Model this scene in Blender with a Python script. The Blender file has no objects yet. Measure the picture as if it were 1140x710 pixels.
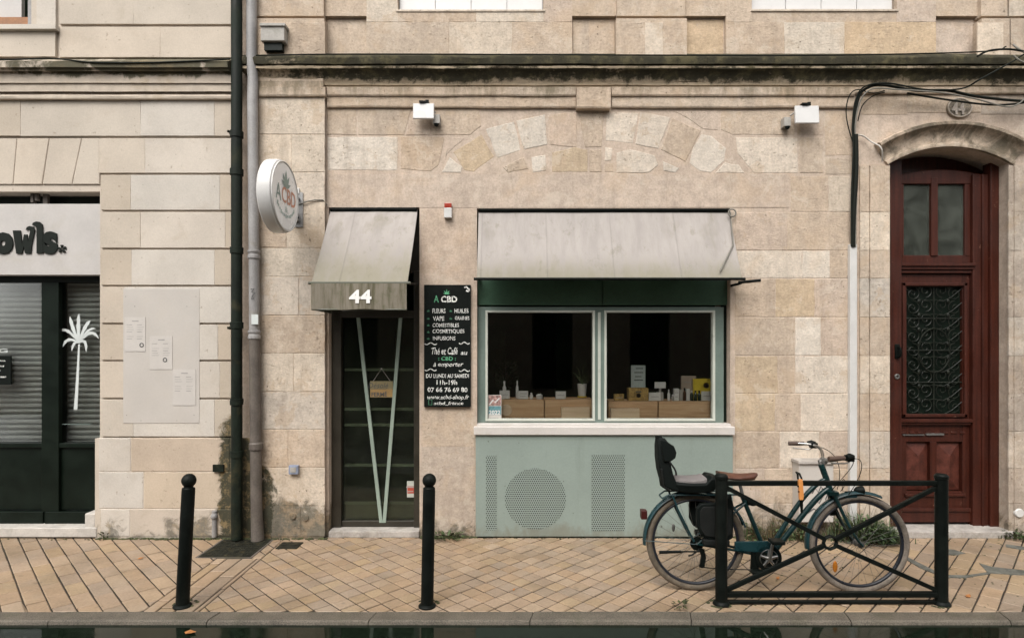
import bpy, bmesh, math, random
from mathutils import Vector, Matrix, noise
random.seed(7)
C = bpy.context.scene.collection
R = math.radians
PI = math.pi
# ------------------------------------------------------------------ measuring the photograph
D0, F, CX, HY = 5.5, 650.0, 570.0, 385.0        # metres camera-wall, focal length and horizon in photo pixels
CH = 212.0 * D0 / F                              # eye height
def X(px, Y=0.0): return (px - CX) * (D0 + Y) / F
def Z(py, Y=0.0): return CH - (py - HY) * (D0 + Y) / F

# ------------------------------------------------------------------ mesh builder
class MB:
    def __init__(s): s.v = []; s.f = []; s.c = []; s.cur = None
    def add(s, vs, fs, col=None):
        o = len(s.v); s.v += [tuple(p) for p in vs]
        for f in fs:
            s.f.append([i + o for i in f]); s.c.append(col if col is not None else s.cur)
    def box(s, x0, x1, y0, y1, z0, z1, col=None):
        if x0 > x1: x0, x1 = x1, x0
        if y0 > y1: y0, y1 = y1, y0
        if z0 > z1: z0, z1 = z1, z0
        s.add([(x0,y0,z0),(x1,y0,z0),(x1,y1,z0),(x0,y1,z0),(x0,y0,z1),(x1,y0,z1),(x1,y1,z1),(x0,y1,z1)],
              [(0,3,2,1),(4,5,6,7),(0,1,5,4),(1,2,6,5),(2,3,7,6),(3,0,4,7)], col)
    def pbox(s, px0, px1, py0, py1, y0, y1, col=None, Y=None):      # pixel box measured on the plane of its front face
        q = y0 if Y is None else Y
        s.box(X(px0, q), X(px1, q), y0, y1, Z(py0, q), Z(py1, q), col)
    def prism(s, poly, y0, y1, col=None):                             # poly in (x,z), extruded along y
        a = sum(poly[i][0]*poly[(i+1)%len(poly)][1] - poly[(i+1)%len(poly)][0]*poly[i][1] for i in range(len(poly)))
        if a < 0: poly = poly[::-1]
        n = len(poly)
        s.add([(p[0], y0, p[1]) for p in poly] + [(p[0], y1, p[1]) for p in poly],
              [tuple(range(n)), tuple(range(2*n-1, n-1, -1))] + [(i, i+n, (i+1)%n+n, (i+1)%n) for i in range(n)], col)
    def tube(s, pts, r, n=8, col=None, caps=True, closed=False):
        pts = [Vector(p) for p in pts]; m = len(pts)
        rs = r if isinstance(r, (list, tuple)) else [r]*m
        vs = []; nrm = None
        for i, p in enumerate(pts):
            if closed: t = pts[(i+1)%m] - pts[i-1]
            else: t = pts[min(i+1, m-1)] - pts[max(i-1, 0)]
            if t.length < 1e-9: t = Vector((0,0,1))
            t.normalize()
            if nrm is None:
                ref = Vector((0,0,1)) if abs(t.z) < .9 else Vector((0,1,0))
                nrm = t.cross(ref).normalized()
            else:
                nrm = (nrm - t*nrm.dot(t))
                nrm = nrm.normalized() if nrm.length > 1e-6 else t.cross(Vector((0,1,0.01))).normalized()
            b = t.cross(nrm)
            for k in range(n):
                a = 2*PI*k/n
                vs.append(p + (nrm*math.cos(a) + b*math.sin(a))*rs[i])
        fs = []
        for i in range(m if closed else m-1):
            j = (i+1) % m
            for k in range(n):
                fs.append((i*n+k, i*n+(k+1)%n, j*n+(k+1)%n, j*n+k))
        if caps and not closed:
            fs.append(tuple(range(n-1, -1, -1))); fs.append(tuple((m-1)*n+k for k in range(n)))
        s.add(vs, fs, col)
    def lathe(s, prof, c, axis='z', n=24, col=None):                   # prof [(r, h)], c base point
        vs = []; c = Vector(c)
        for (r, h) in prof:
            for k in range(n):
                a = 2*PI*k/n; p, q = r*math.cos(a), r*math.sin(a)
                if axis == 'z': d = (p, q, h)
                elif axis == 'y': d = (q, h, p)
                else: d = (h, p, q)
                vs.append(c + Vector(d))
        fs = []
        for i in range(len(prof)-1):
            for k in range(n):
                fs.append((i*n+k, i*n+(k+1)%n, (i+1)*n+(k+1)%n, (i+1)*n+k))
        fs.append(tuple(range(n-1, -1, -1))); m = len(prof)-1
        fs.append(tuple(m*n+k for k in range(n)))
        s.add(vs, fs, col)
    def torus(s, c, RR, r, n=48, m=10, col=None, axis='y', sy=1.0):
        vs = []; c = Vector(c)
        for i in range(n):
            a = 2*PI*i/n
            for k in range(m):
                b = 2*PI*k/m; rr = RR + r*math.cos(b); h = r*math.sin(b)*sy
                d = (rr*math.cos(a), h, rr*math.sin(a)) if axis == 'y' else ((h, rr*math.cos(a), rr*math.sin(a)) if axis == 'x' else (rr*math.cos(a), rr*math.sin(a), h))
                vs.append(c + Vector(d))
        fs = [(i*m+k, i*m+(k+1)%m, ((i+1)%n)*m+(k+1)%m, ((i+1)%n)*m+k) for i in range(n) for k in range(m)]
        s.add(vs, fs, col)
    def ell(s, c, rx, ry, rz, n=16, m=10, col=None):
        vs = [(c[0]+rx*math.sin(PI*i/m)*math.cos(2*PI*k/n), c[1]+ry*math.sin(PI*i/m)*math.sin(2*PI*k/n), c[2]+rz*math.cos(PI*i/m)) for i in range(m+1) for k in range(n)]
        fs = [(i*n+k, (i+1)*n+k, (i+1)*n+(k+1)%n, i*n+(k+1)%n) for i in range(m) for k in range(n)]
        s.add(vs, fs, col)
    def sweep(s, prof, path, col=None, closed_prof=True, caps=True):   # prof list per path station of 3D points
        n = len(prof[0]); vs = [p for st in prof for p in st]
        fs = []
        for i in range(len(prof)-1):
            for k in range(n if closed_prof else n-1):
                fs.append((i*n+k, i*n+(k+1)%n, (i+1)*n+(k+1)%n, (i+1)*n+k))
        if caps:
            fs.append(tuple(range(n))); fs.append(tuple((len(prof)-1)*n+k for k in range(n-1,-1,-1)))
        s.add(vs, fs, col)
    def build(s, name, mat, parent=None, bevel=0.0, smooth=None, local=False, seg=2):
        me = bpy.data.meshes.new(name)
        off = Vector((0,0,0))
        if parent is not None and not local:
            p = parent
            while p.parent: p = p.parent
            off = p.location
        elif parent is None and not local:
            xs = [p[0] for p in s.v]; ys = [p[1] for p in s.v]; zs = [p[2] for p in s.v]
            off = Vector(((min(xs)+max(xs))/2, (min(ys)+max(ys))/2, min(zs)))
        me.from_pydata([(p[0]-off.x, p[1]-off.y, p[2]-off.z) for p in s.v], [], s.f)
        if any(c is not None for c in s.c):
            at = me.color_attributes.new('Col', 'FLOAT_COLOR', 'CORNER')
            buf = []
            for pl, c in zip(me.polygons, s.c):
                c = c if c is not None else (1,1,1)
                buf += [c[0], c[1], c[2], 1.0] * pl.loop_total
            at.data.foreach_set('color', buf)
        me.update()
        bm = bmesh.new(); bm.from_mesh(me); bmesh.ops.recalc_face_normals(bm, faces=bm.faces); bm.to_mesh(me); bm.free()
        if smooth is not None:
            me.shade_smooth(); me.set_sharp_from_angle(angle=R(smooth))
        o = bpy.data.objects.new(name, me); C.objects.link(o)
        mats = mat if isinstance(mat, (list, tuple)) else [mat]
        for m in mats: me.materials.append(m)
        if parent is not None: o.parent = parent
        elif not local: o.location = off
        if bevel:
            b = o.modifiers.new('bevel', 'BEVEL'); b.width = bevel; b.segments = seg; b.limit_method = 'ANGLE'; b.angle_limit = R(40)
        return o

def tag(o, label, cat, group=None):
    o['label'] = label; o['category'] = cat
    if group: o['group'] = group
    return o
def thing(name, loc, label, cat, group=None):
    o = bpy.data.objects.new(name, None); C.objects.link(o); o.location = loc; o.empty_display_size = .1
    return tag(o, label, cat, group)
def structure(o): o['kind'] = 'structure'; return o

# ------------------------------------------------------------------ materials
class NT:
    def __init__(s, name):
        s.m = bpy.data.materials.new(name); s.m.use_nodes = True
        s.t = s.m.node_tree; s.n = s.t.nodes; s.b = s.n['Principled BSDF']; s.out = s.n['Material Output']
        s.pos = s.n.new('ShaderNodeNewGeometry').outputs['Position']
        s.tc = s.n.new('ShaderNodeTexCoord').outputs['Object']
    def set(s, inp, v):
        if v is None: return
        if hasattr(v, 'is_linked') or hasattr(v, 'links'): s.t.links.new(v, inp)
        elif isinstance(v, (tuple, list)):
            try: inp.default_value = (*v, 1.0) if len(v) == 3 and inp.type == 'RGBA' else v
            except Exception: inp.default_value = v
        else: inp.default_value = v
    def math(s, op, a, b=None, c=None, clamp=False):
        n = s.n.new('ShaderNodeMath'); n.operation = op; n.use_clamp = clamp
        s.set(n.inputs[0], a); s.set(n.inputs[1], b); s.set(n.inputs[2], c); return n.outputs[0]
    def noise(s, scale, detail=4, rough=.55, stretch=(1,1,1), vec=None, dist=0):
        mp = s.n.new('ShaderNodeMapping'); s.set(mp.inputs['Vector'], s.pos if vec is None else vec); mp.inputs['Scale'].default_value = stretch
        n = s.n.new('ShaderNodeTexNoise'); s.t.links.new(mp.outputs[0], n.inputs['Vector'])
        n.inputs['Scale'].default_value = scale; n.inputs['Detail'].default_value = detail; n.inputs['Roughness'].default_value = rough; n.inputs['Distortion'].default_value = dist
        return n.outputs['Fac']
    def ramp(s, v, lo, hi, a=0.0, b=1.0):
        n = s.n.new('ShaderNodeMapRange'); n.interpolation_type = 'SMOOTHSTEP'
        s.set(n.inputs[0], v); s.set(n.inputs[1], lo); s.set(n.inputs[2], hi); s.set(n.inputs[3], a); s.set(n.inputs[4], b); return n.outputs[0]
    def mix(s, f, a, b, mode='MIX'):
        n = s.n.new('ShaderNodeMix'); n.data_type = 'RGBA'; n.blend_type = mode
        s.set(n.inputs[0], f); s.set(n.inputs[6], a); s.set(n.inputs[7], b); return n.outputs[2]
    def scale(s, col, f):
        n = s.n.new('ShaderNodeVectorMath'); n.operation = 'SCALE'; s.set(n.inputs[0], col); s.set(n.inputs['Scale'], f); return n.outputs[0]
    def xyz(s, v=None):
        n = s.n.new('ShaderNodeSeparateXYZ'); s.set(n.inputs[0], s.pos if v is None else v); return n.outputs
    def attr(s):
        n = s.n.new('ShaderNodeAttribute'); n.attribute_name = 'Col'; return n.outputs['Color']
    def bump(s, h, strength=.3, dist=.004):
        n = s.n.new('ShaderNodeBump'); n.inputs['Strength'].default_value = strength; n.inputs['Distance'].default_value = dist
        s.set(n.inputs['Height'], h); s.t.links.new(n.outputs[0], s.b.inputs['Normal'])
    def fin(s, col=None, rough=None, metal=None, spec=None):
        s.set(s.b.inputs['Base Color'], col); s.set(s.b.inputs['Roughness'], rough); s.set(s.b.inputs['Metallic'], metal)
        s.set(s.b.inputs['Specular IOR Level'], spec); return s.m

def pmat(name, col, rough=.55, metal=0.0, var=.12, sc=6.0, bump=.12, bsc=60, attr=False, spec=.5, grime=None, gamt=.35):
    t = NT(name)
    base = t.attr() if attr else col
    n1 = t.noise(sc, 5); n2 = t.noise(bsc, 4)
    f = t.math('ADD', t.ramp(n1, .3, .7, 1-var, 1+var), t.ramp(n2, .3, .7, -var*.5, var*.5))
    c = t.scale(base, f)
    if grime is not None:
        g = t.math('MULTIPLY', t.ramp(t.noise(sc*.8, 8, .65, dist=.6), .5, .72), gamt)
        c = t.mix(g, c, grime)
    r = t.math('ADD', t.ramp(n1, .3, .7, -.08, .08), rough, clamp=True)
    t.bump(n2, bump, .003)
    return t.fin(c, r, metal, spec)

def stone_mat(name, pores=1.0, dark=0.0):
    t = NT(name)
    a = t.attr()
    p = t.xyz()
    big = t.noise(1.3, 6, .6); mid = t.noise(10, 8, .70); fine = t.noise(48, 6, .75)
    grain = t.noise(26, 6, .65, stretch=(1, 1, 2.2))
    f = t.math('ADD', t.ramp(mid, .28, .72, .84, 1.12), t.ramp(fine, .25, .75, -.17, .15))
    f = t.math('MULTIPLY', f, t.ramp(big, .3, .7, .92, 1.07))
    c = t.scale(a, f)
    # warm iron tint and pale lime patches
    c = t.mix(t.math('MULTIPLY', t.ramp(t.noise(2.6, 7, .62, dist=.5), .5, .68), .30), c, (.45, .32, .20))
    c = t.mix(t.math('MULTIPLY', t.ramp(t.noise(3.6, 8, .66, dist=.25), .575, .61), .48*pores), c, (.45, .345, .245))
    c = t.mix(t.math('MULTIPLY', t.ramp(t.noise(4.0, 10, .74, dist=.25), .54, .60), .34), c, (.60, .525, .435))
    # open pores of the limestone
    pr = t.math('MULTIPLY', t.ramp(t.noise(23, 6, .74, stretch=(1, 1, 1.8)), .57, .67), t.ramp(t.noise(2.4, 6, .7), .44, .62))
    c = t.mix(t.math('MULTIPLY', pr, .46*pores), c, (.25, .18, .12))
    spk = t.ramp(t.noise(30, 2, .5), .705, .74)
    c = t.mix(t.math('MULTIPLY', spk, .65*pores), c, (.10, .075, .05))
    # fine grey soot, vertical runs
    run = t.math('MULTIPLY', t.ramp(t.noise(5, 8, .70, stretch=(1.6, 1, .20)), .49, .72), .34)
    c = t.mix(run, c, (.25, .20, .155))
    # damp and algae near the ground and beside the rain pipes
    n = t.noise(6.5, 8, .7, dist=.9)
    h = t.ramp(p[2], .0, .60, .25, -.15)
    alg = t.ramp(t.math('ADD', t.math('ADD', n, h), t.math('ADD', t.ramp(t.noise(1.3, 3), .35, .65, -.16, .08), t.math('MULTIPLY', t.ramp(p[0], -1.75, -1.70, 1, 0), t.ramp(p[2], .25, .42, .16, 0)))), .56, .80)
    dx = t.math('ABSOLUTE', t.math('ADD', p[0], 2.44))
    pip = t.math('MULTIPLY', t.ramp(dx, .08, .34, 1, 0), t.ramp(p[2], .35, 1.05, 1, 0))
    pip = t.ramp(t.math('ADD', t.math('MULTIPLY', pip, .58), n), .66, .84)
    al = t.math('MAXIMUM', t.math('MULTIPLY', alg, .74), t.math('MULTIPLY', pip, .92))
    gcol = t.mix(t.ramp(t.noise(9, 9, .76), .47, .60), (.016, .020, .007), (.17, .115, .055))
    c = t.mix(al, c, gcol)
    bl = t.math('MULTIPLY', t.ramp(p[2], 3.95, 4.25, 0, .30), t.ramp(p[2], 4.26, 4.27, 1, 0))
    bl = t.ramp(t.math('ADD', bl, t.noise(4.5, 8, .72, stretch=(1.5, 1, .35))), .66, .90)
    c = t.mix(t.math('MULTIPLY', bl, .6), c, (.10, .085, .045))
    # soot on the right hand jamb and under the cornice
    rt = t.math('MULTIPLY', t.ramp(p[0], 4.35, 4.9), t.ramp(t.noise(3.5, 8, .7), .38, .62))
    c = t.mix(t.math('MULTIPLY', rt, .42), c, (.15, .125, .10))
    if dark:
        c = t.mix(t.math('MULTIPLY', t.ramp(t.noise(4.2, 8, .7, dist=.7), .38, .62), dark), c, (.055, .05, .032))
    hgt = t.math('SUBTRACT', t.math('ADD', t.math('MULTIPLY', grain, .6), t.math('MULTIPLY', fine, .35)), t.math('MULTIPLY', pr, .55*pores))
    t.bump(hgt, .8*(.45+.55*pores), .009)
    return t.fin(c, .88, 0, .25)

M = {}
M['stone'] = stone_mat('limestone')
M['plaster'] = stone_mat('lime render', pores=.12)
M['soot_stone'] = stone_mat('sooty limestone', dark=.75)
def cornice_mat():
    t = NT('mossy cornice')
    p = t.xyz()
    n = t.noise(2.2, 9, .74, stretch=(1, 1, 1.4), dist=.8); n2 = t.noise(13, 8, .74)
    stone = t.scale((.43, .345, .245), t.ramp(n2, .25, .75, .75, 1.15))
    z0 = t.math('ADD', t.ramp(p[2], 4.225, 4.315, -.24, .07), t.math('ADD', t.ramp(p[2], 4.375, 4.39, .0, .10), t.math('MULTIPLY', t.ramp(t.math('ABSOLUTE', t.math('SUBTRACT', p[2], 4.364)), .006, .014, 1, 0), -.20)))                     # growth sits on the weathered upper mouldings
    lft = t.ramp(p[0], -2.6, -.6, -.08, .08)
    m = t.ramp(t.math('ADD', t.math('ADD', n, t.math('MULTIPLY', n2, .7)), t.math('ADD', z0, lft)), .69, .92)
    dk = t.mix(t.ramp(t.noise(6, 9, .76), .46, .64), (.0065, .009, .004), (.058, .052, .024))
    c = t.mix(t.math('MULTIPLY', m, .93), stone, dk)
    t.bump(t.noise(30, 7, .7), .7, .01)
    return t.fin(c, .92, 0, .2)
M['cornice'] = cornice_mat()
def left_cornice_mat():
    t = NT('pale cornice with a mossy edge')
    p = t.xyz(); n = t.noise(3.5, 9, .72, stretch=(1, 1, .7), dist=.6)
    c = t.scale((.49, .42, .345), t.ramp(t.noise(9, 7, .65), .25, .75, .86, 1.1))
    top = t.ramp(p[2], 4.22, 4.34, -.20, .10)
    m = t.ramp(t.math('ADD', n, t.math('ADD', top, t.ramp(p[0], -4.8, -3.6, -.10, .05))), .47, .60)
    c = t.mix(t.math('MULTIPLY', m, .85), c, (.045, .045, .022))
    c = t.mix(t.math('MULTIPLY', t.ramp(t.noise(4, 8, .7), .5, .7), .35), c, (.33, .24, .13))
    t.bump(t.noise(40, 6, .7), .4, .006)
    return t.fin(c, .9, 0, .2)
M['left_cornice'] = left_cornice_mat()
def ashlar_mat():
    t = NT('smooth ashlar')
    a = t.attr(); p = t.xyz()
    c = t.scale(a, t.math('ADD', t.ramp(t.noise(2.2, 7, .6), .3, .7, .92, 1.06), t.ramp(t.noise(80, 4), .25, .75, -.05, .05)))
    c = t.mix(t.math('MULTIPLY', t.ramp(t.noise(5, 8, .66, dist=.5), .52, .72), .25), c, (.36, .29, .215))
    pr = t.math('MULTIPLY', t.ramp(t.noise(30, 3, .5), .68, .74), .5)
    c = t.mix(pr, c, (.24, .19, .14))
    n = t.noise(6.0, 8, .7, dist=.9)
    alg = t.ramp(t.math('ADD', t.math('ADD', n, t.ramp(p[2], .0, .50, .25, -.15)), t.ramp(t.noise(1.6, 3), .35, .65, -.14, .10)), .58, .78)
    dx = t.math('ABSOLUTE', t.math('ADD', p[0], 2.56))
    pip = t.math('MULTIPLY', t.ramp(dx, .06, .28, 1, 0), t.ramp(p[2], .65, 1.6, 1, 0))
    pip = t.ramp(t.math('ADD', t.math('MULTIPLY', pip, .55), n), .66, .84)
    al = t.math('MAXIMUM', t.math('MULTIPLY', alg, .65), t.math('MULTIPLY', pip, .92))
    c = t.mix(al, c, t.mix(t.ramp(t.noise(9, 9, .76), .47, .60), (.015, .019, .007), (.19, .135, .06)))
    t.bump(t.math('ADD', t.noise(55, 5, .6), t.math('MULTIPLY', pr, -2)), .3, .004)
    return t.fin(c, .85, 0, .25)
M['ashlar'] = ashlar_mat()
def paver_mat():
    t = NT('clay pavers')
    a = t.attr(); p = t.xyz()
    c = t.scale(a, t.math('ADD', t.ramp(t.noise(3, 7, .65), .3, .7, .86, 1.1), t.ramp(t.noise(60, 5), .25, .75, -.12, .12)))
    c = t.mix(t.math('MULTIPLY', t.ramp(t.noise(1.6, 8, .68, dist=.7), .50, .68), .38), c, (.17, .125, .075))
    c = t.mix(t.math('MULTIPLY', t.ramp(t.noise(2.1, 6, .6), .52, .7), .3), c, (.33, .27, .21))
    # wear, black gum and green near the wall foot
    c = t.mix(t.math('MULTIPLY', t.ramp(t.noise(9, 2, .4), .70, .74), .35), c, (.08, .06, .045))
    t.bump(t.math('ADD', t.noise(38, 6, .65), t.math('MULTIPLY', t.noise(9, 4), .8)), .4, .004)
    r = t.ramp(t.noise(2.3, 6, .6), .35, .65, .42, .72)
    return t.fin(c, r, 0, .45)
M['paver'] = paver_mat()
M['joint'] = pmat('mossy joint sand', (.030, .021, .013), .95, var=.35, sc=3, bump=.5, grime=(.03, .035, .014), gamt=.6)
def kerb_mat():
    t = NT('granite kerb')
    sp = t.noise(130, 3, .7); md = t.noise(5, 7, .65)
    c = t.scale((.105, .090, .070), t.math('ADD', t.ramp(sp, .3, .7, .50, 1.5), t.ramp(md, .3, .7, -.2, .2)))
    c = t.mix(t.math('MULTIPLY', t.ramp(t.noise(3, 8, .7), .5, .68), .45), c, (.06, .06, .032))
    t.bump(t.noise(60, 5, .7), .5, .005)
    return t.fin(c, .6, 0, .4)
M['kerb'] = kerb_mat()
def road_mat():
    t = NT('wet asphalt')
    c = t.scale((.040, .042, .038), t.ramp(t.noise(120, 3, .7), .3, .7, .5, 1.6))
    t.bump(t.noise(150, 3, .7), .5, .004)
    return t.fin(c, t.ramp(t.noise(1.5, 5), .4, .6, .25, .5), 0, .5)
M['road'] = road_mat()
def puddle_mat():
    t = NT('gutter water')
    c = t.scale((.006, .010, .006), t.ramp(t.noise(30, 5, .7), .3, .7, .6, 1.5))
    t.bump(t.noise(5, 3, .5, stretch=(1, 3, 1)), .05, .004)
    return t.fin(c, t.ramp(t.noise(1.1, 6, .6, stretch=(1, 2, 1)), .45, .7, .03, .16), 0, .2)
M['water'] = puddle_mat()
def fabric_mat(name, zlo, zhi):
    t = NT(name); p = t.xyz()
    w = t.noise(380, 2); st = t.noise(6, 7, .65, stretch=(2.2, 1, .22))
    c = t.scale((.352, .322, .300), t.math('ADD', t.ramp(st, .3, .7, .9, 1.08), t.ramp(w, .3, .7, -.04, .04)))
    lo = t.ramp(t.math('ADD', t.ramp(p[2], zlo, zhi, .42, -.10), t.math('MULTIPLY', st, .7)), .35, .85)
    c = t.mix(t.math('MULTIPLY', lo, .72), c, (.20, .185, .125))
    c = t.mix(t.math('MULTIPLY', t.ramp(t.noise(11, 8, .74, stretch=(1, 1, .6)), .53, .70), .38), c, (.17, .16, .105))
    c = t.mix(t.math('MULTIPLY', t.ramp(t.noise(4.5, 6, .6, stretch=(1, 1, .10)), .54, .70), .30), c, (.20, .18, .13))
    sm = t.math('ABSOLUTE', t.math('SUBTRACT', t.math('FRACT', t.math('DIVIDE', t.math('ADD', p[0], 40.18), .60)), .5))
    c = t.scale(c, t.ramp(sm, .0, .018, .86, 1.0))
    t.bump(t.math('ADD', t.math('ADD', w, t.math('MULTIPLY', t.noise(4, 3), 4)), t.ramp(sm, .012, .02, 2, 0)), .25, .008)
    return t.fin(c, .85, 0, .2)
M['awning_a'] = fabric_mat('awning canvas over the door', 2.30, 3.0)
M['awning_b'] = fabric_mat('awning canvas over the window', 2.36, 2.75)
def valance_mat():
    t = NT('dirty valance canvas'); st = t.noise(9, 7, .68, stretch=(2.5, 1, .25))
    c = t.mix(t.ramp(st, .38, .66), (.215, .190, .150), (.105, .095, .060))
    c = t.mix(t.math('MULTIPLY', t.ramp(t.noise(16, 6, .7), .5, .7), .4), c, (.09, .10, .045))
    t.bump(t.noise(300, 2), .1); return t.fin(c, .85, 0, .2)
M['valance'] = valance_mat()
def door_red():
    t = NT('worn oxblood paint')
    g = t.noise(9, 6, .6, stretch=(3, 1, .18))
    c = t.scale((.046, .0112, .0062), t.math('ADD', t.ramp(g, .3, .7, .72, 1.25), t.ramp(t.noise(60, 4), .3, .7, -.12, .12)))
    c = t.mix(t.math('MULTIPLY', t.ramp(t.noise(14, 6, .7, dist=.8), .66, .70), .5), c, (.26, .14, .10))
    t.bump(t.math('ADD', g, t.noise(90, 3)), .25, .002)
    return t.fin(c, t.ramp(t.noise(3, 5), .35, .65, .38, .6), 0, .28)
M['red'] = door_red()
M['red_light'] = pmat('rubbed red paint', (.070, .019, .012), .55, var=.3, sc=14, spec=.28)
def grille_dots():
    t = NT('perforated sage sheet')
    p = t.xyz(); s = .0200
    def cell(o, off):
        n = t.math('FRACT', t.math('ADD', t.math('DIVIDE', o, s), off)); return t.math('POWER', t.math('SUBTRACT', n, .5), 2.0)
    row = t.math('FLOOR', t.math('DIVIDE', p[2], s))
    shift = t.math('MULTIPLY', t.math('MODULO', t.math('ABSOLUTE', row), 2.0), .5)
    d = t.math('SQRT', t.math('ADD', cell(p[0], shift), cell(p[2], 0.0)))
    h = t.ramp(d, .29, .34, 1, 0)
    c = t.mix(h, (.240, .288, .258), (.022, .026, .02))
    return t.fin(c, t.math('ADD', t.math('MULTIPLY', h, .3), .45), 0, .4)
M['grille'] = grille_dots()
def sage_mat():
    t = NT('sage green panel paint'); p = t.xyz()
    c = t.scale((.240, .288, .258), t.math('ADD', t.ramp(t.noise(1.6, 6, .6), .3, .7, .93, 1.05), t.ramp(t.noise(60, 4), .3, .7, -.03, .03)))
    d = t.ramp(t.math('ADD', t.noise(7, 8, .7, stretch=(1, 1, .5), dist=.5), t.ramp(p[2], .0, .32, .26, -.22)), .56, .84)
    c = t.mix(t.math('MULTIPLY', d, .5), c, (.15, .125, .085))
    c = t.mix(t.math('MULTIPLY', t.ramp(t.noise(5, 7, .7, stretch=(1, 1, .13)), .56, .72), .30), c, (.16, .185, .155))
    c = t.mix(t.math('MULTIPLY', t.ramp(t.noise(24, 2, .4), .745, .76), .8), c, (.07, .065, .055))
    t.bump(t.noise(3, 4), .12, .01)
    return t.fin(c, t.ramp(t.noise(2, 5), .35, .65, .38, .55), 0, .4)
M['sage'] = sage_mat()
M['sage_plain'] = pmat('sage green paint', (.225, .277, .250), .42, var=.08, sc=2.2, bump=.05, grime=(.22, .23, .17), gamt=.22)
M['sage_frame'] = pmat('sage window frame paint', (.150, .198, .172), .45, var=.08, bump=.04)
M['green_box'] = pmat('dark green painted metal', (.048, .105, .066), .4, var=.15, sc=3, bump=.04)
M['white'] = pmat('white paint', (.475, .448, .425), .45, var=.05, sc=4, bump=.05, grime=(.40, .36, .29), gamt=.35)
M['sill'] = pmat('white sill', (.54, .505, .475), .5, var=.06, sc=4, bump=.08, grime=(.42, .38, .30), gamt=.35)
M['white_clean'] = pmat('white enamel', (.60, .59, .575), .35, var=.03, bump=.02)
M['alu'] = pmat('window trim', (.50, .52, .46), .35, metal=0.0, var=.05, bump=.02)
M['black'] = pmat('black powder coat', (.0042, .0058, .0048), .5, var=.25, sc=9, bump=.12, bsc=90, grime=(.025, .027, .021), gamt=.25, spec=.12)
M['blackgreen'] = pmat('black green paint', (.0045, .0085, .0055), .45, var=.2, bump=.05, spec=.15)
M['rubber'] = pmat('black rubber', (.010, .011, .010), .75, var=.2, spec=.2)
M['pipe_green'] = pmat('dark green pipe paint', (.006, .0105, .0062), .6, var=.35, sc=5, bump=.3, bsc=40, grime=(.045, .04, .018), gamt=.6, spec=.25)
M['pipe_grey'] = pmat('grey zinc pipe', (.27, .26, .255), .55, metal=.0, var=.15, sc=5, bump=.12, grime=(.22, .2, .16), gamt=.6)
M['pipe_brown'] = pmat('brown grey cast pipe', (.105, .088, .074), .65, metal=.0, var=.25, sc=6, bump=.25, grime=(.10, .09, .06), gamt=.7)
M['bar_olive'] = pmat('olive awning rail', (.075, .08, .055), .5, var=.2)
M['galv'] = pmat('galvanised metal', (.33, .33, .33), .45, metal=.6, var=.15)
M['greybox'] = pmat('weathered grey plastic', (.33, .31, .28), .65, var=.15, grime=(.12, .13, .08), gamt=.6)
M['bluegrey'] = pmat('blue grey plastic', (.22, .25, .33), .5)
M['white_plastic'] = pmat('white plastic', (.56, .55, .53), .4, var=.05, bump=.03)
M['alarm_red'] = pmat('red lens', (.33, .045, .028), .25, var=.05)
M['chalkboard'] = pmat('chalkboard black', (.0045, .0065, .0055), .75, var=.3, sc=5, bump=.05, grime=(.014, .016, .014), gamt=.4, spec=.12)
M['chalk'] = pmat('white chalk', (.62, .62, .59), .9, var=.3, sc=60)
M['chalk_green'] = pmat('green chalk', (.10, .33, .18), .9, var=.25, sc=60)
M['chalk_dim'] = pmat('dull green chalk', (.05, .16, .09), .9, var=.25, sc=60)
M['paint44'] = pmat('white lettering', (.80, .79, .76), .5, var=.05)
M['sign_orange'] = pmat('faded orange vinyl', (.55, .27, .19), .5)
M['sign_green'] = pmat('faded green vinyl', (.25, .33, .305), .5)
M['sign_teal'] = pmat('faded teal vinyl', (.36, .46, .43), .5)
M['letter_dark'] = pmat('dark green letters', (.007, .010, .007), .5, spec=.2)
M['shutter'] = pmat('grey roller shutter', (.52, .53, .515), .4, var=.12, sc=3, bump=.05, grime=(.28, .29, .25), gamt=.4)
M['decal_white'] = pmat('white window vinyl', (.55, .585, .57), .5, var=.05)
M['paper'] = pmat('printed paper', (.505, .472, .438), .8, var=.04)
M['ink'] = pmat('grey print', (.32, .305, .29), .8)
M['ink_dark'] = pmat('dark print', (.07, .07, .07), .7)
M['board_white'] = pmat('off white board', (.475, .440, .402), .6, var=.035, sc=3, bump=.05, grime=(.48, .43, .37), gamt=.35)
M['stoop'] = pmat('stone step', (.36, .33, .30), .75, var=.2, sc=9, bump=.4, grime=(.14, .12, .08), gamt=.5)
M['stoop_white'] = pmat('pale step', (.47, .44, .40), .7, var=.12, sc=9, bump=.3, grime=(.25, .21, .15), gamt=.5)
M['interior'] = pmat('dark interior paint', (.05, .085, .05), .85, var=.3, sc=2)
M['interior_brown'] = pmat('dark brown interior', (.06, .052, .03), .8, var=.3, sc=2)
def crate_mat(name, a, b):
    t = NT(name); g = t.noise(5, 6, .6, stretch=(.5, 3, 7), dist=.6)
    c = t.mix(t.ramp(g, .35, .65), a, b); t.bump(g, .2, .002); return t.fin(c, .6, 0, .3)
M['crate'] = crate_mat('pine crate wood', (.62, .41, .245), (.52, .32, .175))
M['ply'] = crate_mat('plywood', (.68, .52, .37), (.60, .44, .30))
M['cork'] = pmat('cork box', (.34, .22, .07), .8, var=.3, sc=30)
M['yellow'] = pmat('yellow packet', (.62, .46, .03), .5, var=.08)
M['taupe'] = pmat('taupe card', (.36, .28, .22), .7)
M['darkglass'] = pmat('dark bottle glass', (.010, .022, .012), .12, var=.1, bump=0)
M['brownglass'] = pmat('brown bottle glass', (.055, .025, .012), .15, var=.1, bump=0)
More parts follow.
